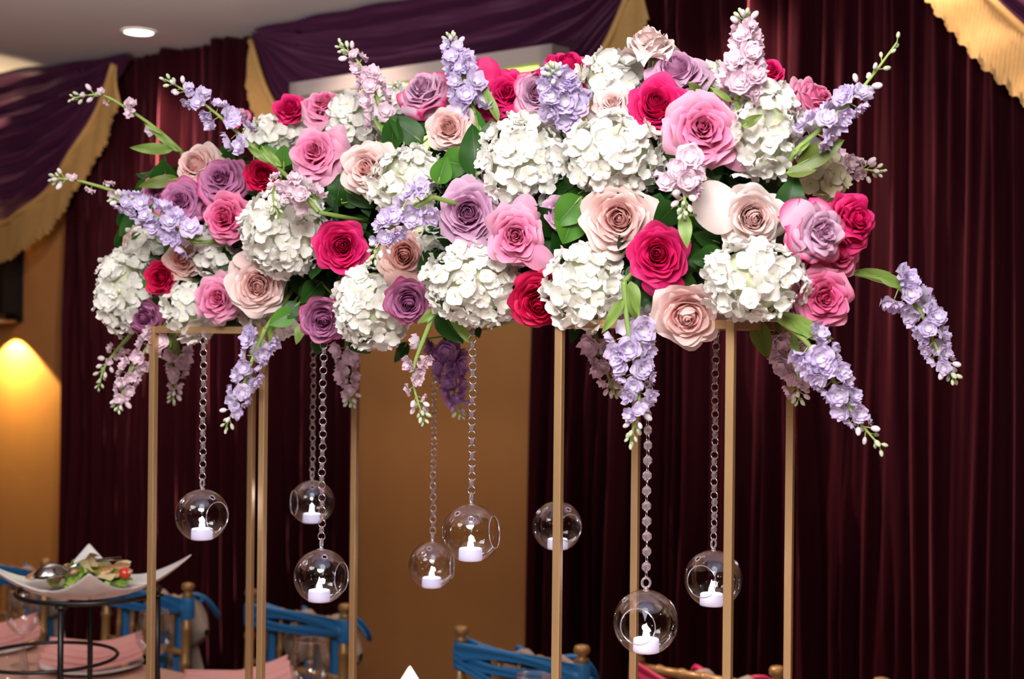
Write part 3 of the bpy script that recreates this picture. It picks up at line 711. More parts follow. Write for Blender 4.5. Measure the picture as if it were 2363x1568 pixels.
hyd = [
 (292, 672, 132, 198, 'white hydrangea at the far left end, beside the small crimson rose', 0, None),
 (445, 712, 138, 148, 'white hydrangea low on the left, beside the bright pink rose', .02, None),
 (345, 568, 112, 100, 'small white hydrangea tucked under the left lilac stock', .04, None),
 (507, 580, 126, 140, 'white hydrangea between the peach rose and the large left hydrangea', .03, None),
 (665, 535, 220, 215, 'large white hydrangea on the left with pale pink stock lying over it', -.02, None),
 (640, 312, 150, 90, 'white hydrangea on the upper left rim behind a stock stem', .04, None),
 (822, 290, 150, 150, 'white hydrangea behind the tall pink stock, upper left', .03, None),
 (905, 242, 90, 96, 'small white hydrangea on the rim right of the tall pink stock', .08, None),
 (940, 425, 180, 180, 'white hydrangea in the middle above the hanging lilac stock', 0, None),
 (862, 705, 180, 205, 'white hydrangea at the bottom, left of the small mauve rose', 0, None),
 (1095, 655, 238, 192, 'wide white hydrangea at the bottom centre, left of the crimson rose', .0, None),
 (1205, 375, 205, 225, 'tall white hydrangea in the middle, left of the widest hydrangea', 0, None),
 (1420, 358, 255, 195, 'widest white hydrangea, under the hot pink rose right of centre', -.01, None),
 (1420, 190, 180, 150, 'white hydrangea under the highest pale rose', .03, None),
 (1760, 305, 185, 240, 'tall white hydrangea at the right, beside the largest pink rose', 0, None),
 (1350, 662, 190, 205, 'white hydrangea right of the crimson rose, behind hanging stock stems', .0, None),
 (1742, 645, 245, 190, 'wide white hydrangea at the lower right above the nearest pole', .0, None),
 (1895, 412, 115, 115, 'cream hydrangea at the right rim, behind the lavender rose', .10, 'cream'),
 (622, 738, 120, 92, 'shaded white hydrangea under the low blush rose', .06, None),
 (1030, 262, 106, 100, 'small white hydrangea behind the upper middle blush rose', .05, None),
 (985, 545, 100, 100, 'small white hydrangea between peach and lavender roses', .03, None),
 (1650, 190, 90, 90, 'small white hydrangea behind the tallest pink stock', .09, None),
 (1490, 720, 80, 90, 'small shaded white hydrangea left of the wide downward blush rose', .07, None),
]
for h in hyd: hydrangea(*h[:5], push=h[5], mt=M[h[6]] if h[6] else None, fr=.185 if h[2] * h[3] > 20000 else .22)

# ------------------------------------------------------------------ leaves
def leaf_mesh(name, mt, wide=.30, point=1.0, curl=.15, fold=.22, wave=.02, seed=0):
    mb = MB(); ph = seed * 1.7
    def fn(a, v):
        u = 2 * a - 1; wd = wide * (math.sin(PI * v ** .80) ** .8 if 0 < v < 1 else 0) * (1 - .15 * v * point) + .012 * (1 - v)
        z = -curl * v * v + fold * abs(u) * wd + wave * math.sin(8 * v + ph) * abs(u)
        return Vector((v, u * wd, z)), min(1, abs(u) * 2.2 + .02)
    mb.grid(fn, 6, 10); return mb.mesh(name, mt)
LEAF = {}
for k, mt in (('dark', 'leafdark'), ('mid', 'leafmid'), ('light', 'leaflight'), ('olive', 'leafolive')):
    wd = {'dark': .27, 'mid': .33, 'light': .105, 'olive': .18}[k]
    LEAF[k] = [leaf_mesh('leaf', M[mt], wd * (1 + .12 * j), 1.0, .12 + .10 * j, .25 - .1 * j, .02 + .02 * j, j) for j in range(3)]
def leaf_between(A_, B_, kind, parent, wscale=1.0, facing=None, idx=None, inv=None):
    x = (B_ - A_); L = x.length; x.normalize()
    f = facing if facing is not None else (CAM - A_).normalized() + Vector((R_.gauss(0, .25), R_.gauss(0, .25), R_.gauss(0, .25)))
    z = (f - x * f.dot(x)).normalized(); y = z.cross(x)
    rot = Matrix((x, y, z)).transposed()
    me = R_.choice(LEAF[kind]) if idx is None else LEAF[kind][idx]
    return put('leaf', me, parent, TRS(A_ - (inv or Vector((0, 0, 0))), rot, (L, L * wscale, L)))
def sprig(label, leaves, group='leafy stems in the centrepiece'):
    """leaves: (bx,by,tx,ty,kind,wscale,push)"""
    l0 = leaves[0]; p0, n0, D0 = surf(l0[0], l0[1], RC - .06); D0 += l0[6]
    root = CAM + ray(l0[0], l0[1]) * D0
    t = empty('leaf_sprig', root, label, 'foliage', group)
    mb = MB()
    for (bx, by, tx, ty, kd, ws, pu) in leaves:
        p, n, D = surf(bx, by, RC - .03); D += pu
        A_ = CAM + ray(bx, by) * D; B_ = CAM + ray(tx, ty) * (D - .012)
        leaf_between(A_, B_, kd, t, ws, inv=root)
        q = A_ - root; mb.tube([n0 * -.05, q * .5 + n * -.012, q, q + (B_ - A_) * .25], [.0022, .002, .0018, .001], 5)
    mb.build('stem', M['stem'], t)
sprig('dark green leaves left of the upper middle blush rose', [(905, 350, 900, 262, 'dark', 1.6, -.03), (975, 330, 900, 265, 'dark', 1.1, -.02), (930, 300, 1000, 300, 'dark', 1.2, 0), (900, 355, 985, 345, 'mid', 1.0, 0), (1000, 310, 965, 245, 'dark', 1.1, .02)])
sprig('tall dark leaves right of the upper middle blush rose', [(1100, 410, 1090, 285, 'dark', .95, -.04), (1135, 375, 1130, 275, 'dark', 1.4, -.01), (1110, 400, 1160, 300, 'dark', 1.1, .01)])
sprig('bright pointed green leaf in the middle above the hydrangea', [(1020, 370, 1085, 385, 'mid', 1.5, -.06), (1010, 425, 1030, 360, 'mid', 1.2, -.05)])
sprig('small green leaves between the two middle hydrangeas at top', [(1330, 270, 1285, 305, 'olive', 1.4, -.02), (1300, 300, 1340, 275, 'mid', 1.1, -.02)])
sprig('dark ferny leaves above the hot pink left rose', [(760, 400, 835, 500, 'dark', 1.0, 0), (800, 440, 860, 480, 'dark', 1.0, 0), (790, 400, 770, 470, 'dark', 1.2, 0), (830, 420, 850, 500, 'dark', 1.0, .02), (750, 395, 800, 430, 'dark', 1.1, .02), (790, 470, 850, 455, 'dark', 1.0, .01)])
sprig('two mid green leaves left of the large blush rose', [(1340, 455, 1285, 520, 'mid', 1.2, -.03), (1325, 490, 1305, 560, 'mid', 1.5, -.03), (1345, 440, 1300, 470, 'dark', 1.2, -.02)])
sprig('broad dark leaf right of the deep magenta rose', [(1590, 560, 1600, 618, 'dark', 1.3, 0), (1670, 590, 1598, 600, 'dark', 1.3, -.01), (1660, 560, 1600, 540, 'dark', 1.2, 0), (1560, 470, 1520, 520, 'dark', 1.5, 0), (1610, 480, 1650, 540, 'dark', 1.2, .02)])
sprig('dark leaves beneath the deep magenta rose', [(1460, 610, 1470, 668, 'dark', 1.3, -.02), (1540, 660, 1475, 700, 'dark', 1.6, .0), (1555, 640, 1610, 668, 'dark', 1.6, -.02), (1480, 640, 1520, 705, 'dark', 1.6, .0)])
sprig('dark glossy leaf between the pale blush and lavender roses, right', [(1815, 500, 1835, 405, 'dark', 1.1, -.01), (1805, 450, 1800, 520, 'dark', 1.4, .02)])
sprig('dark leaf under the largest pink rose', [(1630, 370, 1655, 420, 'dark', 1.8, 0), (1620, 215, 1590, 195, 'olive', 1.3, -.02), (1590, 190, 1635, 220, 'mid', 1.6, 0)])
sprig('small pointed leaf lying on the tall right hydrangea', [(1712, 292, 1758, 265, 'olive', 1.2, -.09)])
sprig('olive leaf at the right rim under the lilac stock', [(1840, 382, 1950, 322, 'olive', 1.25, -.02), (1815, 400, 1885, 390, 'olive', 1.3, -.02)])
sprig('long pale green leaf hanging in front of the magenta rose', [(1578, 495, 1585, 568, 'light', 1.8, -.11)])
sprig('dark leaf pointing down right of the bottom hydrangea', [(815, 770, 848, 812, 'dark', 1.6, .0), (740, 780, 730, 815, 'dark', 1.4, 0), (700, 640, 760, 690, 'dark', 1.5, .03), (740, 650, 700, 700, 'dark', 1.5, .03)])
sprig('long dark and lime leaves hanging at the bottom centre', [(1015, 715, 1065, 795, 'dark', 1.3, -.02), (1040, 725, 1088, 800, 'light', 1.3, -.04)])
sprig('leaves by the low mauve rose and chains', [(680, 720, 620, 750, 'mid', 1.1, -.02), (640, 735, 612, 782, 'light', 1.5, -.03), (700, 745, 682, 790, 'light', 2.0, -.03), (690, 700, 650, 735, 'dark', 1.3, 0)])
sprig('olive leaf hanging alone behind the right stand', [(1745, 742, 1772, 828, 'olive', 1.5, .10)])
sprig('small dark leaf by the small crimson rose', [(345, 665, 308, 672, 'mid', 1.5, -.02), (380, 700, 350, 690, 'dark', 1.4, 0), (375, 770, 345, 785, 'mid', 1.2, 0)])
sprig('dark leaf beside the low pink rose', [(548, 735, 540, 770, 'dark', 1.8, 0), (655, 385, 655, 335, 'mid', 1.4, 0), (590, 330, 650, 360, 'mid', .9, -.02)])
sprig('thin green leaf reaching left under the upper blush rose', [(412, 412, 316, 428, 'olive', .8, -.02), (450, 418, 400, 412, 'light', 1.2, -.01)])
sprig('light leaf by the right hanging stock', [(1830, 770, 1842, 870, 'light', 1.0, -.02)])
sprig('dark serrated leaves hanging behind the middle', [(1330, 755, 1318, 790, 'dark', 1.0, .2), (940, 790, 915, 835, 'dark', .9, .22), (1100, 750, 1105, 780, 'dark', 1.2, .2)])
# filler greenery that closes the gaps
for i in range(36):
    f = (i + .5) / 36; base = C0 + AXD * (f * AXL)
    for rep in range(3):
        a = (-.55, .45, 1.45)[rep] + R_.uniform(-.35, .35)      # angle from the camera side, up to the top
        d = (-NA * math.cos(a) + Vector((0, 0, 1)) * math.sin(a)).normalized()
        root = base + d * .075
        t = empty('filler_sprig', root, 'dark green leaves filling a gap between the flower heads', 'foliage', 'filler greenery between the flowers')
        for j in range(7):
            dd = (d * .35 + Vector((R_.gauss(0, .6), R_.gauss(0, .6), R_.gauss(0, .6)))).normalized()
            A_ = d * R_.uniform(-.01, .03); B_ = A_ + dd * R_.uniform(.06, .085)
            leaf_between(root + A_, root + B_, 'dark', t, R_.uniform(1.2, 1.8), facing=d + Vector((R_.gauss(0, .4), R_.gauss(0, .4), R_.gauss(0, .4))), inv=root)

# ------------------------------------------------------------------ stock stems
SBL = {'L': [floret_mesh(300 + i, M['lilac'], 5, 3, .26) for i in range(5)],
       'P': [floret_mesh(400 + i, M['pinkstock'], 5, 3, .26) for i in range(5)],
       'V': [floret_mesh(500 + i, M['violet'], 5, 3, .26) for i in range(3)]}
BUDM = {}
mb = MB(); mb.ball((0, 0, .5), (.30, .30, .5), 7, 5, tone=.9); BUDM['g'] = mb.mesh('bud', M['bud'])
mb = MB(); mb.ball((0, 0, .35), (.26, .26, .36), 7, 4, tone=.5); BUDM['c'] = mb.mesh('bud', M['bud'])
for kk, mn in (('L', 'lilac'), ('P', 'pinkstock'), ('V', 'violet')):
    mb = MB(); mb.ball((0, 0, .5), (.34, .30, .52), 7, 5, tone=.35); BUDM[kk] = mb.mesh('bud', M[mn])
def spline(pts, n):
    out = []; m_ = len(pts)
    P = [pts[0] * 2 - pts[1]] + pts + [pts[-1] * 2 - pts[-2]]
    for i in range(n + 1):
        t = i / n * (m_ - 1); k = min(int(t), m_ - 2); f = t - k; a, b_, c, d = P[k:k + 4]
        out.append(.5 * ((2 * b_) + (c - a) * f + (2 * a - 5 * b_ + 4 * c - d) * f * f + (3 * b_ - a - 3 * c + d) * f ** 3))
    return out
def stock(path, col, label, f0=.15, f1=.80, dens=1.0, push=0.0, tipd=0.0, leaves=(), fl=.0165, spread=.016, nb=9):
    """path: pixels base to tip"""
    p, n, D = surf(*path[0], RC - .01); D += push
    pts = [CAM + ray(x, y) * (D + tipd * (i / (len(path) - 1))) for i, (x, y) in enumerate(path)]
    root = pts[0]
    sp = spline(pts, 40); L = sum((sp[i + 1] - sp[i]).length for i in range(40))
    t = empty('stock_stem', root, label, 'flower spray', 'stock flower sprays in the centrepiece')
    mb = MB(); mb.tube([q - root for q in sp], [lerp(.0042, .0013, i / 40) for i in range(41)], 7, tone=[.5 + .5 * i / 40 for i in range(41)])
    mb.tube([Vector((0, 0, 0)), (near_axis(root) - root) * .5], .0035, 6, tone=.3)
    toc = (CAM - root).normalized()
    cnt = max(4, int(L * (f1 - f0) / .0088 * dens)); a = R_.uniform(0, 6)
    for i in range(cnt):
        f = lerp(f0, f1, (i + R_.uniform(.1, .9)) / cnt); q = f * 40; k = min(39, int(q)); c = sp[k].lerp(sp[k + 1], q - k)
        tg = (sp[k + 1] - sp[k]).normalized(); a += 2.399
        x = tg.cross(toc).normalized(); y = tg.cross(x)
        d = (x * math.cos(a) + y * math.sin(a)).normalized()
        if d.dot(toc) < -.55 and R_.random() < .5: d = (d + toc * 1.2).normalized()
        taper = 1 - .45 * max(0, (f - f0) / (f1 - f0)) ** 1.5
        pos = c + d * spread * taper * R_.uniform(.75, 1.2) + tg * .004
        nn = (d + tg * .35 + toc * .35 + Vector((R_.gauss(0, .2), R_.gauss(0, .2), R_.gauss(0, .2)))).normalized()
        put('blossom', R_.choice(SBL[col]), t, TRS(pos - root, frame(nn) @ Matrix.Rotation(R_.uniform(0, 6.3), 3, 'Z'), fl * taper * R_.uniform(.85, 1.15)))
        mb.tube([c - root, c - root + (pos - c) * .8], .0009, 4, tone=.9, cap=False)
    # buds towards the tip
    for i in range(nb):
        f = lerp(min(f1, .97) - .03, 1.0, i / (nb - 1)); q = min(39.99, f * 40); k = int(q); c = sp[k].lerp(sp[k + 1], q - k)
        tg = (sp[k + 1] - sp[k]).normalized(); a += 2.399
        x = tg.cross(toc).normalized(); y = tg.cross(x); d = (x * math.cos(a) + y * math.sin(a) + tg * lerp(.6, 1.6, i / nb)).normalized()
        ln = lerp(.012, .004, i / nb); e_ = c + d * ln; sz = lerp(.0125, .008, i / nb) * R_.uniform(.85, 1.2)
        put('bud', BUDM[col] if (i < nb * .35) else BUDM['g'], t, TRS(e_ - root, frame(d), sz))
        mb.tube([c - root, e_ - root + d * .001], .0008, 4, tone=1.0, cap=False)
    mb.build('stem', M['stem'], t)
    for (bx, by, tx, ty, ws) in leaves:
        A_ = CAM + ray(bx, by) * (D - .004); B_ = CAM + ray(tx, ty) * (D - .01)
        leaf_between(A_, B_, 'light', t, ws, inv=root)
    return t
stock([(420, 352), (370, 305), (300, 255), (235, 220), (168, 226)], 'P', 'long sparse pale pink stock arching out at the upper left', .28, .80, .42, leaves=[(400, 345, 294, 342, 1.1), (380, 310, 330, 285, .8), (415, 350, 345, 300, .8)], fl=.013, spread=.013, nb=12)
stock([(640, 385), (590, 345), (520, 280), (450, 225), (385, 185)], 'L', 'dense lilac stock rising at the upper left, left of the rim hydrangea', .30, .86, .95, push=-.05, leaves=[(635, 380, 600, 345, 1.2), (650, 385, 600, 335, 1.0), (620, 375, 560, 330, .9)], fl=.0175, spread=.02)
stock([(330, 480), (270, 445), (210, 425), (165, 415), (125, 412)], 'P', 'thin sparse pink stock reaching farthest left', .15, .85, .38, leaves=[(330, 470, 290, 440, .9)], fl=.012, spread=.012, nb=10, push=.03)
stock([(450, 560), (400, 525), (345, 490), (300, 470), (265, 460)], 'L', 'thick lilac stock lying over the left end', .02, .86, 1.5, push=-.06, leaves=[(470, 545, 430, 545, 1.6)], fl=.0185, spread=.021, nb=8)
stock([(888, 300), (872, 235), (850, 180), (820, 135), (788, 108)], 'P', 'tall pale pink stock upright at the upper left, tip bent left', .05, .78, 1.25, push=-.04, leaves=[(880, 310, 893, 235, .8), (890, 310, 858, 270, .9)], fl=.0165, spread=.016, nb=11)
stock([(1095, 265), (1078, 205), (1060, 155), (1048, 120), (1040, 88)], 'L', 'tall lilac stock upright on the rim above the blush rose', .02, .84, 1.9, push=-.05, leaves=[(1150, 280, 1110, 178, 1.0), (1085, 260, 1052, 228, 1.2)], fl=.019, spread=.020)
stock([(1318, 262), (1300, 225), (1285, 190), (1276, 165)], 'L', 'short thick lilac stock pointing at the camera near the top', .0, .86, 2.8, push=-.05, tipd=-.06, fl=.020, spread=.024, nb=10)
stock([(1700, 232), (1712, 180), (1722, 125), (1722, 80), (1716, 40)], 'P', 'tallest pale pink stock, upright at the top right', .0, .90, 1.8, push=-.06, fl=.019, spread=.019, nb=9, leaves=[(1690, 235, 1640, 200, .9)])
stock([(1835, 350), (1890, 300), (1950, 245), (2005, 185), (2070, 98)], 'L', 'lilac stock rising far out at the upper right', .10, .68, 1.15, push=-.02, leaves=[(1830, 360, 1880, 320, .7)], fl=.019, spread=.019, nb=9)
stock([(1880, 360), (1930, 378), (1975, 388), (2028, 396)], 'P', 'short pink lilac stock behind the right rim, pointing right', .10, .78, 1.5, push=.14, fl=.016, spread=.015)
stock([(1965, 628), (2060, 655), (2120, 715), (2160, 800), (2200, 872)], 'L', 'lilac stock arching down at the far right', .24, .88, 1.35, push=.05, leaves=[(1965, 630, 2060, 628, .9), (1980, 622, 2110, 668, 1.0), (2030, 640, 2112, 665, 1.6)], fl=.018, spread=.019)
stock([(1795, 735), (1860, 790), (1915, 865), (1965, 950), (2030, 1030)], 'L', 'long lilac stock hanging at the lower right beside the back pole', .22, .84, 1.3, push=-.03, leaves=[(1790, 715, 1858, 772, 1.8), (1800, 725, 1925, 792, 1.2), (1830, 740, 1900, 790, 1.4)], fl=.0185, spread=.020)
stock([(1440, 650), (1447, 740), (1462, 830), (1475, 920), (1455, 1018)], 'L', 'lilac stock hanging in front of the octagon bead chain', .26, .84, 1.35, push=-.04, leaves=[(1438, 690, 1392, 770, 1.2), (1455, 650, 1462, 740, 1.8), (1450, 660, 1480, 735, 1.2)], fl=.019, spread=.021, nb=12)
stock([(1005, 715), (975, 790), (955, 850), (958, 905), (978, 968)], 'P', 'thin pale pink stock hanging at the bottom centre', .22, .82, .65, push=-.04, leaves=[(1000, 715, 968, 750, 1.6), (1005, 720, 985, 745, 1.2)], fl=.0145, spread=.014, nb=12)
stock([(612, 760), (590, 810), (568, 870), (545, 930), (522, 985)], 'L', 'lilac stock hanging low on the left in front of the pole', .04, .84, 1.15, push=-.04, fl=.0185, spread=.019, nb=8)
stock([(378, 755), (335, 810), (300, 860), (283, 905), (272, 940)], 'P', 'pale pink stock hanging at the left end beside the pole', .06, .86, 1.35, push=-.02, leaves=[(395, 745, 350, 785, 1.3), (400, 760, 385, 800, 1.2)], fl=.0165, spread=.017, nb=9)
stock([(300, 775), (265, 815), (240, 850), (228, 892)], 'P', 'budding pink stock hanging lowest at the far left', .1, .5, .5, push=.05, fl=.013, spread=.013, nb=12)
stock([(405, 780), (412, 820), (410, 865), (398, 922)], 'P', 'blurred pink stock hanging behind the left chain', .15, .86, 1.2, push=.22, leaves=[(400, 775, 390, 860, 1.2)], fl=.017, spread=.016)
stock([(800, 780), (798, 830), (802, 880), (810, 930)], 'P', 'blurred pink stock hanging behind the pole left of the tan wall', .1, .86, 1.2, push=.26, fl=.017, spread=.016)
stock([(1025, 770), (1035, 830), (1045, 890), (1062, 958)], 'V', 'violet stock hanging behind the bottom centre against the tan wall', .05, .86, 1.4, push=.30, fl=.020, spread=.022)
stock([(1370, 760), (1385, 810), (1400, 860), (1418, 905)], 'P', 'blurred pink stock hanging behind the octagon bead chain', .1, .86, 1.2, push=.24, fl=.018, spread=.017)
stock([(1790, 745), (1818, 800), (1835, 860), (1845, 922)], 'P', 'blurred pink stock hanging behind the back right pole', .05, .86, 1.4, push=.16, fl=.019, spread=.020)
stock([(735, 490), (700, 450), (655, 420), (630, 445), (642, 500)], 'P', 'pale pink stock curling over the large left hydrangea', .10, .62, 1.3, push=-.10, leaves=[(735, 465, 712, 425, 1.2)], fl=.0165, spread=.019, nb=10)
stock([(1000, 455), (955, 480), (915, 510), (885, 550), (862, 595)], 'L', 'lilac stock hanging over the peach rose in the middle', .02, .80, 1.3, push=-.11, fl=.0175, spread=.020, nb=10)
stock([(1572, 375), (1578, 410), (1580, 450), (1578, 488)], 'P', 'short pink stock pointing down below the largest pink rose', .0, .62, 2.2, push=-.08, tipd=-.03, fl=.018, spread=.022, nb=12)

# ------------------------------------------------------------------ glass globes, chains, LED candles
GL = .0886 / 2
def globe_mesh(holeaz, seed):
    """blown globe with a round side opening, two small vent holes, flattened bottom and a hanging loop"""
    import bmesh
    bm = bmesh.new(); bmesh.ops.create_uvsphere(bm, u_segments=64, v_segments=40, radius=1.0)
    hd = Vector((math.cos(holeaz), math.sin(holeaz), .02)).normalized(); hr = .58
    vents = [Vector((math.cos(holeaz + 1.9), math.sin(holeaz + 1.9), .75)).normalized(), Vector((math.cos(holeaz - 1.9), math.sin(holeaz - 1.9), .75)).normalized()]
    hs = [(hd, hr)] + [(v, .10) for v in vents]
    dl_ = [v for v in bm.verts if any(math.acos(max(-1, min(1, v.co.normalized().dot(h)))) < r - .001 for h, r in hs)]
    bmesh.ops.delete(bm, geom=dl_, context='VERTS')
    # snap the open edge to the circle
    for v in bm.verts:
        if v.is_boundary:
            for h, r in hs:
                a = math.acos(max(-1, min(1, v.co.normalized().dot(h))))
                if a < r + .16:
                    q = (v.co.normalized() - h * math.cos(a)).normalized(); v.co = h * math.cos(r) + q * math.sin(r)
                    break
        if v.co.z < -.93: v.co.z = -.93 + (v.co.z + .93) * .2
    me = bpy.data.meshes.new('globe'); bm.to_mesh(me); bm.free()
    me.polygons.foreach_set('use_smooth', [True] * len(me.polygons)); me.materials.append(M['glass'])
    rims = []
    for h, r in hs:
        rim = MB(); rims.append(rim)
        x = h.orthogonal().normalized(); y = h.cross(x)
        rim.tube([h * math.cos(r) + (x * math.cos(a) + y * math.sin(a)) * math.sin(r) for a in [2 * PI * i / 40 for i in range(40)]], .018 if r > .2 else .022, 8, closed=True)
    lp = MB(); lp.tube([(0, 0, .97), (0, 0, 1.10)], [.10, .05], 10)
    lp.tube([Vector((.13 * math.cos(a), 0, 1.22 + .15 * math.sin(a))) for a in [2 * PI * i / 24 for i in range(24)]], .042, 8, closed=True)
    return me, [q.mesh('rim', M['crystal']) for q in rims], lp.mesh('loop', M['crystal'])
mb = MB(); mb.lathe([(0, 0), (.0175, 0), (.0180, .002), (.0176, .0165), (.0165, .018), (.010, .0182), (0, .0175)], 28); CUP = mb.mesh('cup', M['led'])
mb = MB(); mb.lathe([(0, .016), (.0042, .018), (.0050, .022), (.0040, .027), (.0020, .032), (.0006, .037), (0, .039)], 14); FLM = mb.mesh('flame', M['flame'])
# octagon crystal bead and wire ring
mb = MB()
oc = [(math.cos(PI / 8 + i * PI / 4), math.sin(PI / 8 + i * PI / 4)) for i in range(8)]
vs = [(.0071 * x, 0.0, .0071 * y) for x, y in oc] + [(.0042 * x, -.0030, .0042 * y) for x, y in oc] + [(.0042 * x, .0030, .0042 * y) for x, y in oc] + [(0, -.0036, 0), (0, .0036, 0)]
fs = []
for i in range(8):
    j = (i + 1) % 8; fs += [(i, j, 8 + j, 8 + i), (j, i, 16 + i, 16 + j), (8 + i, 8 + j, 24), (16 + j, 16 + i, 25)]
mb.add(vs, fs); BEAD = mb.mesh('bead', M['crystal'], False)
mb = MB(); mb.tube([Vector((0, .0033 * math.cos(a), .0056 * math.sin(a))) for a in [2 * PI * i / 16 for i in range(16)]], .0007, 5, closed=True); LINK = mb.mesh('link', M['silver'])
mb = MB(); mb.tube([Vector((.0058 * math.cos(a), 0, .0062 * math.sin(a))) for a in [2 * PI * i / 20 for i in range(20)]], .0009, 6, closed=True); RINGM = mb.mesh('ring', M['silver'])
globes = [ # px, py, dia, chain top y, hole azimuth (0 = right, -pi/2 = towards camera), chain twist, label
 (466, 1190, 122, 772, -.62, 1.25, 'far left glass globe, its opening to the right'),
 (720, 1160, 103, 800, PI + .45, 1.15, 'smaller glass globe hanging behind the second chain from the left'),
 (741, 1331, 126, 790, -.35, 1.4, 'glass globe hanging low on the left stand, in front of the smaller one'),
 (998, 1306, 110, 800, -.1, 1.3, 'blurred glass globe overlapped by the middle one'),
 (1087, 1232, 136, 750, .35, 1.3, 'glass globe in the middle against the tan wall'),
 (1286, 1215, 116, 770, -.95, 1.0, 'glass globe crossed by the pole beside the tan wall'),
 (1490, 1437, 150, 720, -1.95, .15, 'largest lowest glass globe, hanging on an octagon crystal chain'),
 (1646, 1337, 134, 770, -2.2, .75, 'glass globe half behind the nearest pole'),
]
for gi, (px, py, dia, ty, haz, tw, lab) in enumerate(globes):
    D = .0886 * F / dia; c = at(px, py, D)
    me, rim, lp = globe_mesh(haz, gi)
    t = empty('glass_globe', c, lab, 'candle holder', 'hanging glass globes')
    S = Matrix.Diagonal((GL, GL, GL, 1))
    put('globe', me, t, S); [put('opening_rim' if i_ == 0 else 'vent_rim', q_, t, S) for i_, q_ in enumerate(rim)]; put('loop', lp, t, S @ Matrix.Rotation(tw, 4, 'Z'))
    cd = empty('led_candle', c + Vector((0.0, 0, -GL * .93 + .0012)), None, None)
    lab2 = lab.split(',')[0]
    tag(cd, 'glowing tealight inside the ' + lab2, 'candle', 'LED tealights in the globes')
    dx = R_.uniform(-.003, .003); cd.location.x += dx
    put('cup', CUP, cd); put('flame', FLM, cd)
    light('POINT', cd.location + Vector((0, 0, .048)), .10, (.72, .74, 1.0), shadow_soft_size=.005)
    # chain
    top = CAM.z + (H_ / 2 - ty) * D / F
    zb = c.z + GL * 1.37
    t2 = empty('bead_chain', (c.x, c.y, top), 'crystal bead chain holding the ' + lab2, 'chain', 'crystal chains')
    pitch = .0207; n = int((top - zb) / pitch) + 1
    for i in range(n):
        z = zb + .0010 + i * pitch; ang = tw + R_.uniform(-.12, .12) + (.02 * i)
        RZ = Matrix.Rotation(ang, 3, 'Z')
        wob = Vector((.0006 * math.sin(i), 0, 0))
        put('link', LINK if tw < .6 else RINGM, t2, TRS(wob + Vector((0, 0, z + .0035 - top)), Matrix.Rotation(ang + (0 if tw < .6 else PI / 2), 3, 'Z')))
        put('bead', BEAD, t2, TRS(wob + Vector((0, 0, z + .0140 - top)), RZ))

# ------------------------------------------------------------------ chiavari chairs
def rings(mb, a, b_, r, n, k=8):
    a = Vector(a); b_ = Vector(b_); d = (b_ - a)
    pts = [a]; rr = [r]
    for i in range(1, n + 1):
        for f, q in ((-.012, 1), (-.004, 1.28), (.004, 1.28), (.012, 1)):
            pts.append(a + d * (i / (n + 1)) + d.normalized() * f); rr.append(r * q)
    pts.append(b_); rr.append(r); mb.tube(pts, rr, k)
CH = {}
def _m(name, fn, mt, smooth=True):
    mb = MB(); fn(mb); CH[name] = mb.mesh(name, M[mt], smooth)
hw = .195
def post_(mb, sx):
    rings(mb, (sx * hw, .05, 0), (sx * hw, -.02, .45), .015, 3); rings(mb, (sx * hw, -.02, .45), (sx * hw, .0, .885), .0145, 3)
    mb.lathe([(.0145, -.005), (.019, .003), (.012, .008), (.012, .012), (.020, .018), (.0215, .028), (.018, .036), (.008, .039), (0, .039)], 12, (sx * hw, .0, .882))
_m('postL', lambda mb: post_(mb, -1), 'chairgold'); _m('postR', lambda mb: post_(mb, 1), 'chairgold')
_m('top_rail', lambda mb: rings(mb, (-hw, 0, .862), (hw, 0, .862), .0125, 5), 'chairgold')
_m('mid_rail', lambda mb: rings(mb, (-hw, -.008, .70), (hw, -.008, .70), .0095, 6), 'chairgold')
_m('low_rail', lambda mb: rings(mb, (-hw, -.018, .52), (hw, -.018, .52), .0095, 4), 'chairgold')
_m('spindle', lambda mb: rings(mb, (0, -.009, .70), (0, 0, .862), .0078, 2, 7), 'chairgold')
_m('front_leg', lambda mb: rings(mb, (0, 0, 0), (0, 0, .44), .014, 3), 'chairgold')
_m('seat', lambda mb: mb.box((0, -.21, .45), (.41, .41, .022)), 'chairgold', False)
_m('cushion', lambda mb: mb.ball((0, -.21, .482), (.20, .20, .028), 20, 8), 'tulle')
_m('stretcher', lambda mb: rings(mb, (-hw, 0, 0), (hw, 0, 0), .0085, 3), 'chairgold')
ROTC = Matrix((-EA, NA, Vector((0, 0, 1)))).transposed()
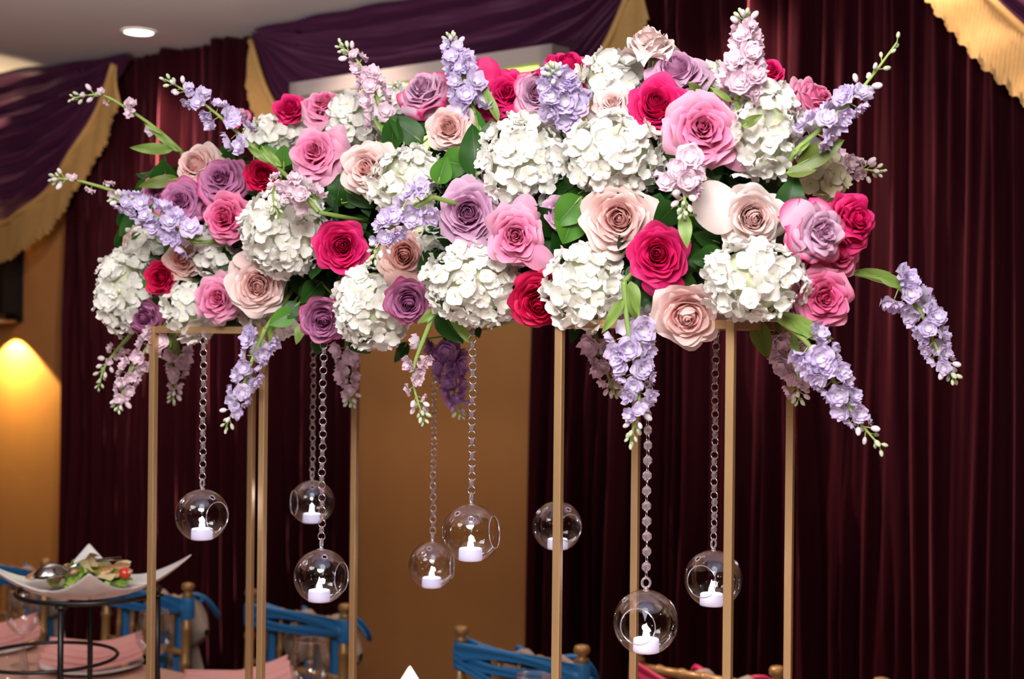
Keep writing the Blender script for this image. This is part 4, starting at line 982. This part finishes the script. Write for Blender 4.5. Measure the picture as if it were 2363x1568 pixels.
def chair(rx, ry, label, sash, slabel, tilt=0.0):
    """rx, ry: ground point of the right back post"""
    rot = ROTC @ Matrix.Rotation(tilt, 3, 'Z')
    c = Vector((rx, ry, 0)) - (rot @ Vector((hw, 0, 0)))
    t = empty('chiavari_chair', mat=TRS(c, rot), label=label, cat='chair', group='gold chiavari chairs along the table')
    put('back_post', CH['postL'], t); put('back_post', CH['postR'], t)
    for k in ('top_rail', 'mid_rail', 'low_rail', 'seat', 'cushion'): put(k, CH[k], t)
    for k in range(5): put('spindle', CH['spindle'], t, Matrix.Translation((lerp(-hw, hw, (k + 1) / 6), 0, 0)))
    for sx in (-1, 1):
        put('front_leg', CH['front_leg'], t, Matrix.Translation((sx * .18, -.38, 0)))
    for zz, yy in ((.14, .03), (.2, -.38)): put('stretcher', CH['stretcher'], t, Matrix.Translation((0, yy, zz)))
    # sash tied over the top of the back
    s_ = empty('chair_sash', mat=TRS(c, rot), label=slabel, cat='sash', group='satin sashes on the chairs'); ms = M[sash]
    rr = random.Random(slabel)
    def band(z0, z1, z2, w_, y, hang=.0, seed=0):
        mb = MB()
        def fn(u, v):
            x = lerp(-hw - .018, hw + .018, u); ends = abs(2 * u - 1)
            z = (1 - u) ** 2 * z0 + 2 * u * (1 - u) * z1 + u * u * z2
            ww = w_ * (.55 + .45 * ends ** 2) * (1 + .12 * math.sin(7 * u + seed)); wrap = .018 * (1 if ends < .93 else 1 - (ends - .93) / .07 * .9)
            return Vector((x, y * wrap / .018 - .004 * math.sin(v * 9 + 5 * u), z + (v - .5) * ww)), .5
        mb.grid(fn, 26, 6); o = mb.build('ribbon', ms, s_); o.modifiers.new('solid', 'SOLIDIFY').thickness = .002
    if sash == 'blue':
        band(.850, .885, .845, .052, -.024, seed=1); band(.835, .805, .850, .045, -.022, seed=2); band(.862, .845, .838, .06, .022, seed=3)
        if 'third' in slabel: band(.83, .77, .70, .035, -.026, seed=4)
    else:
        band(.870, .800, .760, .045, -.024, seed=1); band(.80, .74, .80, .06, .022, seed=2); band(.74, .76, .86, .03, -.020, seed=4)
    for sx in (-1, 1):
        mb = MB(); mb.lathe([(.020, -.035), (.022, -.03), (.0225, 0), (.022, .028), (.020, .034)], 14, (sx * hw, 0, .842)); mb.build('wrap', ms, s_)
    # tulle bow with loops and tails behind the back
    for sx in (-1, 1):
        mbt = MB(); mbb = MB()
        def lobe(u, v, sx=sx):
            a = 2 * PI * u; L = .13 * math.sin(PI * min(1, v * 1.0)) ** .6
            wd = .012 + .070 * math.sin(PI * v ** .8)
            return Vector((sx * (.01 + .15 * v), .11 + wd * math.cos(a) * .8, .79 + wd * math.sin(a) * (1 + .1 * math.sin(5 * a)) - .05 * v)), .5
        mbt.grid(lobe, 18, 10)
        mbb.tube([Vector((sx * (.01 + .11 * math.sin(q) ** 1), .10 + .075 * (1 - math.cos(q)) , .81 + .075 * math.sin(q * 2) * .6)) for q in [PI * i / 14 for i in range(15)]], .008, 6)
        mbt.grid(lambda u, v, sx=sx: (Vector((sx * (.02 + .05 * v) + (u - .5) * (.04 + .10 * v), .13 + .05 * v + .02 * math.sin(u * 14), .78 - .42 * v)), .5), 16, 8)
        mbb.grid(lambda u, v, sx=sx: (Vector((sx * .05 + (u - .5) * .05 + sx * .03 * v, .11 + .012 * math.sin(u * 8 + v * 3), .80 - .40 * v)), .5), 6, 8)
        mbt.build('tulle_loop', M['tulle'], s_); mbb.build('ribbon_loop', ms, s_)
    mb = MB(); mb.ball((0, .10, .79), (.03, .025, .035), 10, 6); mb.build('knot', M['tulle'], s_)
    for k_ in (-1, 1):
        mb = MB()
        mb.grid(lambda u, v, k_=k_: (Vector((k_ * (hw - .06) + (u - .5) * .05, .018 + .01 * math.sin(u * 9), .84 - .36 * v)), .5), 6, 6)
        mb.build('ribbon_tail', ms, s_)
P_ = lambda px, py, dz=.78: at(px, py, dz * F / (py - 784))
chairs = [(105, 1302, 'gold chair at the far left edge, behind the salad plate', 'blue', 'blue sash on the leftmost chair behind the salad plate'),
          (434, 1354, 'gold chair right of the leftmost one, behind the plate stand', 'blue', 'blue sash with beige bow on the chair behind the left pole'),
          (797, 1398, 'gold chair between the poles of the left stand', 'blue', 'blue sash with beige bow on the chair between the left stand poles'),
          (1343, 1488, 'gold chair in the middle, before the tan wall', 'blue', 'blue sash on the third full chair, in the middle before the tan wall'),
          (1795, 1532, 'gold chair with a pink sash, behind the right stand', 'pinksash', 'hot pink sash on the chair behind the right stand'),
          (2150, 1590, 'gold chair at the right, only its post cap showing', 'blue', 'sash on the right chair, below the picture edge')]
for px, py, lb, sa, sl in chairs:
    q = P_(px, py)
    if px == 2150:
        q = P_(2035, 1556); q = q - EA * .39
    chair(q.x, q.y, lb, sa, sl)

# ------------------------------------------------------------------ salad stands, plates and food
def on_table(px, py, z=TAB): 
    d = ray(px, py); return CAM + d * ((z - CAM.z) / d.z)
def plate_mesh():
    mb = MB()
    def fn(a, c):
        u = 2 * a - 1; v = 2 * c - 1; cf = (abs(u * v)) ** 2.2; m_ = max(abs(u), abs(v))
        k = 1 + .16 * cf - .10 * (1 - (abs(u * v)) ** .5) * m_ ** 4
        z = .004 + .024 * m_ ** 4 + .055 * cf
        return Vector((u * k, v * k, z / .15)), .5
    mb.grid(fn, 28, 28); return mb.mesh('square_plate', M['china'])
PLM = plate_mesh()
def lettuce_mesh(seed):
    rr = random.Random(seed); mb = MB(); a, b_, c = rr.uniform(0, 6), rr.uniform(0, 6), rr.uniform(2.5, 4)
    mb.grid(lambda u, v: (Vector(((u - .5) * (1 + .3 * v), v - .4, .22 * math.sin(c * 3 * u + a) * v + .25 * math.sin(3 * v + b_) + .12 * math.sin(9 * v + 7 * u))), min(1, v * 1.1)), 10, 8)
    return mb.mesh('lettuce_leaf', M['lettuce'])
LET = [lettuce_mesh(i) for i in range(4)]
mb = MB(); mb.ball((0, 0, 0), (.5, .16, .11), 12, 8); CHK = mb.mesh('chicken_strip', M['chicken'])
mb = MB(); mb.ball((0, 0, .025), (.485, .15, .105), 12, 8); CRU = mb.mesh('crust', M['brown'])
mb = MB(); mb.ball((0, 0, 0), (.5, .46, .46), 14, 9); TOM = mb.mesh('cherry_tomato', M['tomato'])
mb = MB(); mb.grid(lambda u, v: (Vector((u - .5, (v - .5) * .55, .12 * math.sin(4 * u + 2 * v))), .5), 6, 3); CHS = mb.mesh('cheese_shaving', M['cheese'])
def salad_stand(c, ztop, half, rotz, tagline, rich=True):
    t = empty('plate_stand', (c.x, c.y, TAB), 'black wrought iron tiered stand ' + tagline, 'stand', 'black iron plate stands')
    h = ztop - TAB; rr_ = half * .80
    mb = MB(); mb.tube([Vector((rr_ * math.cos(a), rr_ * math.sin(a), h + .006)) for a in [2 * PI * i / 40 for i in range(40)]], .0055, 8, closed=True); mb.build('upper_ring', M['black'], t)
    mb = MB(); mb.tube([Vector((rr_ * math.cos(a) - .09, rr_ * math.sin(a) + .0, h - .135)) for a in [2 * PI * i / 40 for i in range(40)]], .004, 8, closed=True); mb.build('lower_ring', M['black'], t)
    for k_ in range(3):
        a = (0, -1.66, 1.83)[k_]; x, y = rr_ * math.cos(a), rr_ * math.sin(a)
        mb = MB(); mb.tube([(x * 1.15, y * 1.15, .005), (x * 1.04, y * 1.04, .1), (x, y, h - .15), (x, y, h + .004)], .0062, 8); mb.build('leg', M['black'], t)
        mb = MB(); mb.lathe([(0, -.002), (.012, -.001), (.013, .002), (.006, .006), (0, .006)], 12, (x, y, h - .002)); mb.build('foot_pad', M['black'], t)
    p = empty('square_plate', mat=TRS((c.x, c.y, ztop), Matrix.Rotation(rotz, 3, 'Z'), (half * .72, half * .72, .15)), label='white square plate with upturned corners ' + tagline, cat='plate', group='white square serving plates')
    o = put('dish', PLM, p); sd = o.modifiers.new('solid', 'SOLIDIFY'); sd.thickness = .03; sd.offset = -1
    sub = o.modifiers.new('sub', 'SUBSURF'); sub.levels = 1; sub.render_levels = 1
    z0 = ztop + .008
    def place(nm, me, x, y, z, s, lab, cat_, grp, rotm=None, kids=()):
        ro = rotm if rotm is not None else Euler((R_.uniform(-.5, .5), R_.uniform(-.5, .5), R_.uniform(0, 6.3))).to_matrix()
        o = put(nm, me, None, TRS((c.x + x, c.y + y, z0 + z), ro, s)); tag(o, lab, cat_, grp)
        for kn, km in kids: put(kn, km, o)
        return o
    rs = half * .50
    for i in range(34 if rich else 14):
        a = R_.uniform(0, 6.3); r = rs * math.sqrt(R_.random()); hh = .034 * (1 - (r / rs) ** 2)
        place('lettuce_leaf', R_.choice(LET), r * math.cos(a), r * math.sin(a), .020 + hh * R_.uniform(.4, .8), R_.uniform(.030, .045), 'ruffled green lettuce leaf in the salad ' + tagline, 'lettuce', 'lettuce ' + tagline)
    for (x, y, an) in ([(-.075, -.02, .5), (-.03, -.03, -1.2), (.03, -.025, -.5), (.085, -.03, -.6), (-.10, -.035, .4), (.05, .03, .2)] if rich else [(0, 0, .5)]):
        x *= half / .21; y *= half / .21
        place('chicken_strip', CHK, x, y, .041, .076, 'grilled chicken strip in the salad ' + tagline, 'chicken', 'chicken strips ' + tagline, Euler((.3, -.25, an)).to_matrix(), [('crust', CRU)])
    for (x, y) in ([(-.055, -.072), (.008, .01), (.10, -.045)] if rich else []):
        place('cherry_tomato', TOM, x * half / .21, y * half / .21, .044, .028, 'red cherry tomato in the salad ' + tagline, 'tomato', 'cherry tomatoes ' + tagline)
    for i in range(16 if rich else 7):
        a = R_.uniform(0, 6.3); r = rs * .85 * math.sqrt(R_.random())
        place('cheese_shaving', CHS, r * math.cos(a), r * math.sin(a), .050 * (1 - (r / rs) ** 2) + .018, R_.uniform(.03, .05), 'pale shaved cheese in the salad ' + tagline, 'cheese', 'cheese shavings ' + tagline)
    return p
c1 = at(205, 1372, 3.05); zt1 = at(205, 1372, 3.05).z
salad_stand(Vector((c1.x, c1.y, 0)), zt1, .184, -.497, 'on the left')
c2 = at(958, 1600, 2.10); zt2 = at(958, 1665, 2.15).z
salad_stand(Vector((c2.x, c2.y - .09, 0)), zt2,   .145, PI / 4 + .08, 'at the bottom centre', rich=False)
# serving spoon resting in the left salad
sp = at(118, 1322, 2.98)
t = empty('serving_spoon', mat=TRS(sp, Euler((.25, -.12, .45)).to_matrix()), label='steel slotted serving spoon lying upside down in the left salad', cat='spoon')
mb = MB(); mb.grid(lambda u, v: (Vector(((u - .5) * .075, (v - .5) * .055 * math.sqrt(max(.02, 1 - (2 * u - 1) ** 2)), .022 * (1 - (2 * u - 1) ** 2) * (1 - (2 * v - 1) ** 2) - .002)), .5), 14, 10)
o = mb.build('bowl', M['steel'], t); o.modifiers.new('solid', 'SOLIDIFY').thickness = .0015
mb = MB(); mb.tube([(.035, 0, 0), (.06, .01, .006), (.10, .02, .0), (.15, .035, -.012)], [.005, .004, .004, .005], 8); mb.build('handle', M['steel'], t)
# tip of the second server
# wine glasses
def wine_glass(px, ry, D, label):
    p = at(px, ry, D); h = .207
    t = empty('wine_glass', (p.x, p.y, TAB), label, 'wine glass', 'wine glasses on the peach cloth')
    mb = MB(); mb.lathe([(.0, .085), (.010, .086), (.028, .098), (.044, .120), (.0495, .148), (.046, .178), (.038, .207)], 40); mb.build('bowl', M['wineglass'], t)
    mb = MB(); mb.lathe([(.034, .0), (.034, .0015), (.014, .004), (.0045, .010), (.0035, .03), (.0035, .07), (.006, .085)], 28); mb.build('foot_and_stem', M['wineglass'], t)
    mb = MB(); mb.tube([Vector((.038 * math.cos(a), .038 * math.sin(a), .207)) for a in [2 * PI * i / 40 for i in range(40)]], .0007, 5, closed=True); mb.build('rim', M['crystal'], t)
def gy(D, z=TAB): return z
for px, D, lb in ((60, 4.06, 'wine glass at the left, under the salad plate corner'), (363, 3.80, 'wine glass behind the leftmost pole'), (25, 3.34, 'wine glass cut by the lower left corner'),
                  (723, 3.46, 'wine glass between the left stand poles, before the blue sashed chair'), (1240, 3.12, 'wine glass rim just peeking up left of the middle pole')):
    wine_glass(px, 784, D, lb)
# plates with folded pink napkins
def place_setting(c, w1, lab, rz=0.0):
    t = empty('dinner_plate', (c.x, c.y, TAB + .001), 'white round dinner plate ' + lab, 'plate', 'white dinner plates')
    mb = MB(); mb.lathe([(0, .004), (.085, .004), (.10, .012), (.140, .020), (.143, .018), (.10, .004), (.08, 0), (0, 0)], 40); mb.build('dish', M['china'], t)
    nk = MB()
    for j in range(4):
        nk.grid(lambda u, v, j=j: (Vector(((u - .5) * w1 * (1 - .04 * j), (v - .5) * (.11 - .016 * j) * (1 - .45 * abs(2 * u - 1) ** 2) + .01 * j, .010 + .012 * j + .034 * max(0, 2 * u - 1) ** 1.6 + .010 * max(0, 1 - 2 * u) + .012 * math.cos((v - .5) * 7) )), .5), 20, 8)
    o = nk.build('napkin', M['napkin']); o.matrix_world = TRS((c.x, c.y, TAB + .014), Matrix.Rotation(rz, 3, 'Z')); tag(o, 'folded pink napkin on the plate ' + lab, 'napkin', 'pink napkins')
    o.modifiers.new('solid', 'SOLIDIFY').thickness = .006
place_setting(on_table(212, 1545), .30, 'behind the iron stand legs', -.05)
place_setting(on_table(-25, 1500), .30, 'at the left picture edge', .1)
place_setting(on_table(548, 1618), .30, 'at the foot of the left stand poles', .3)
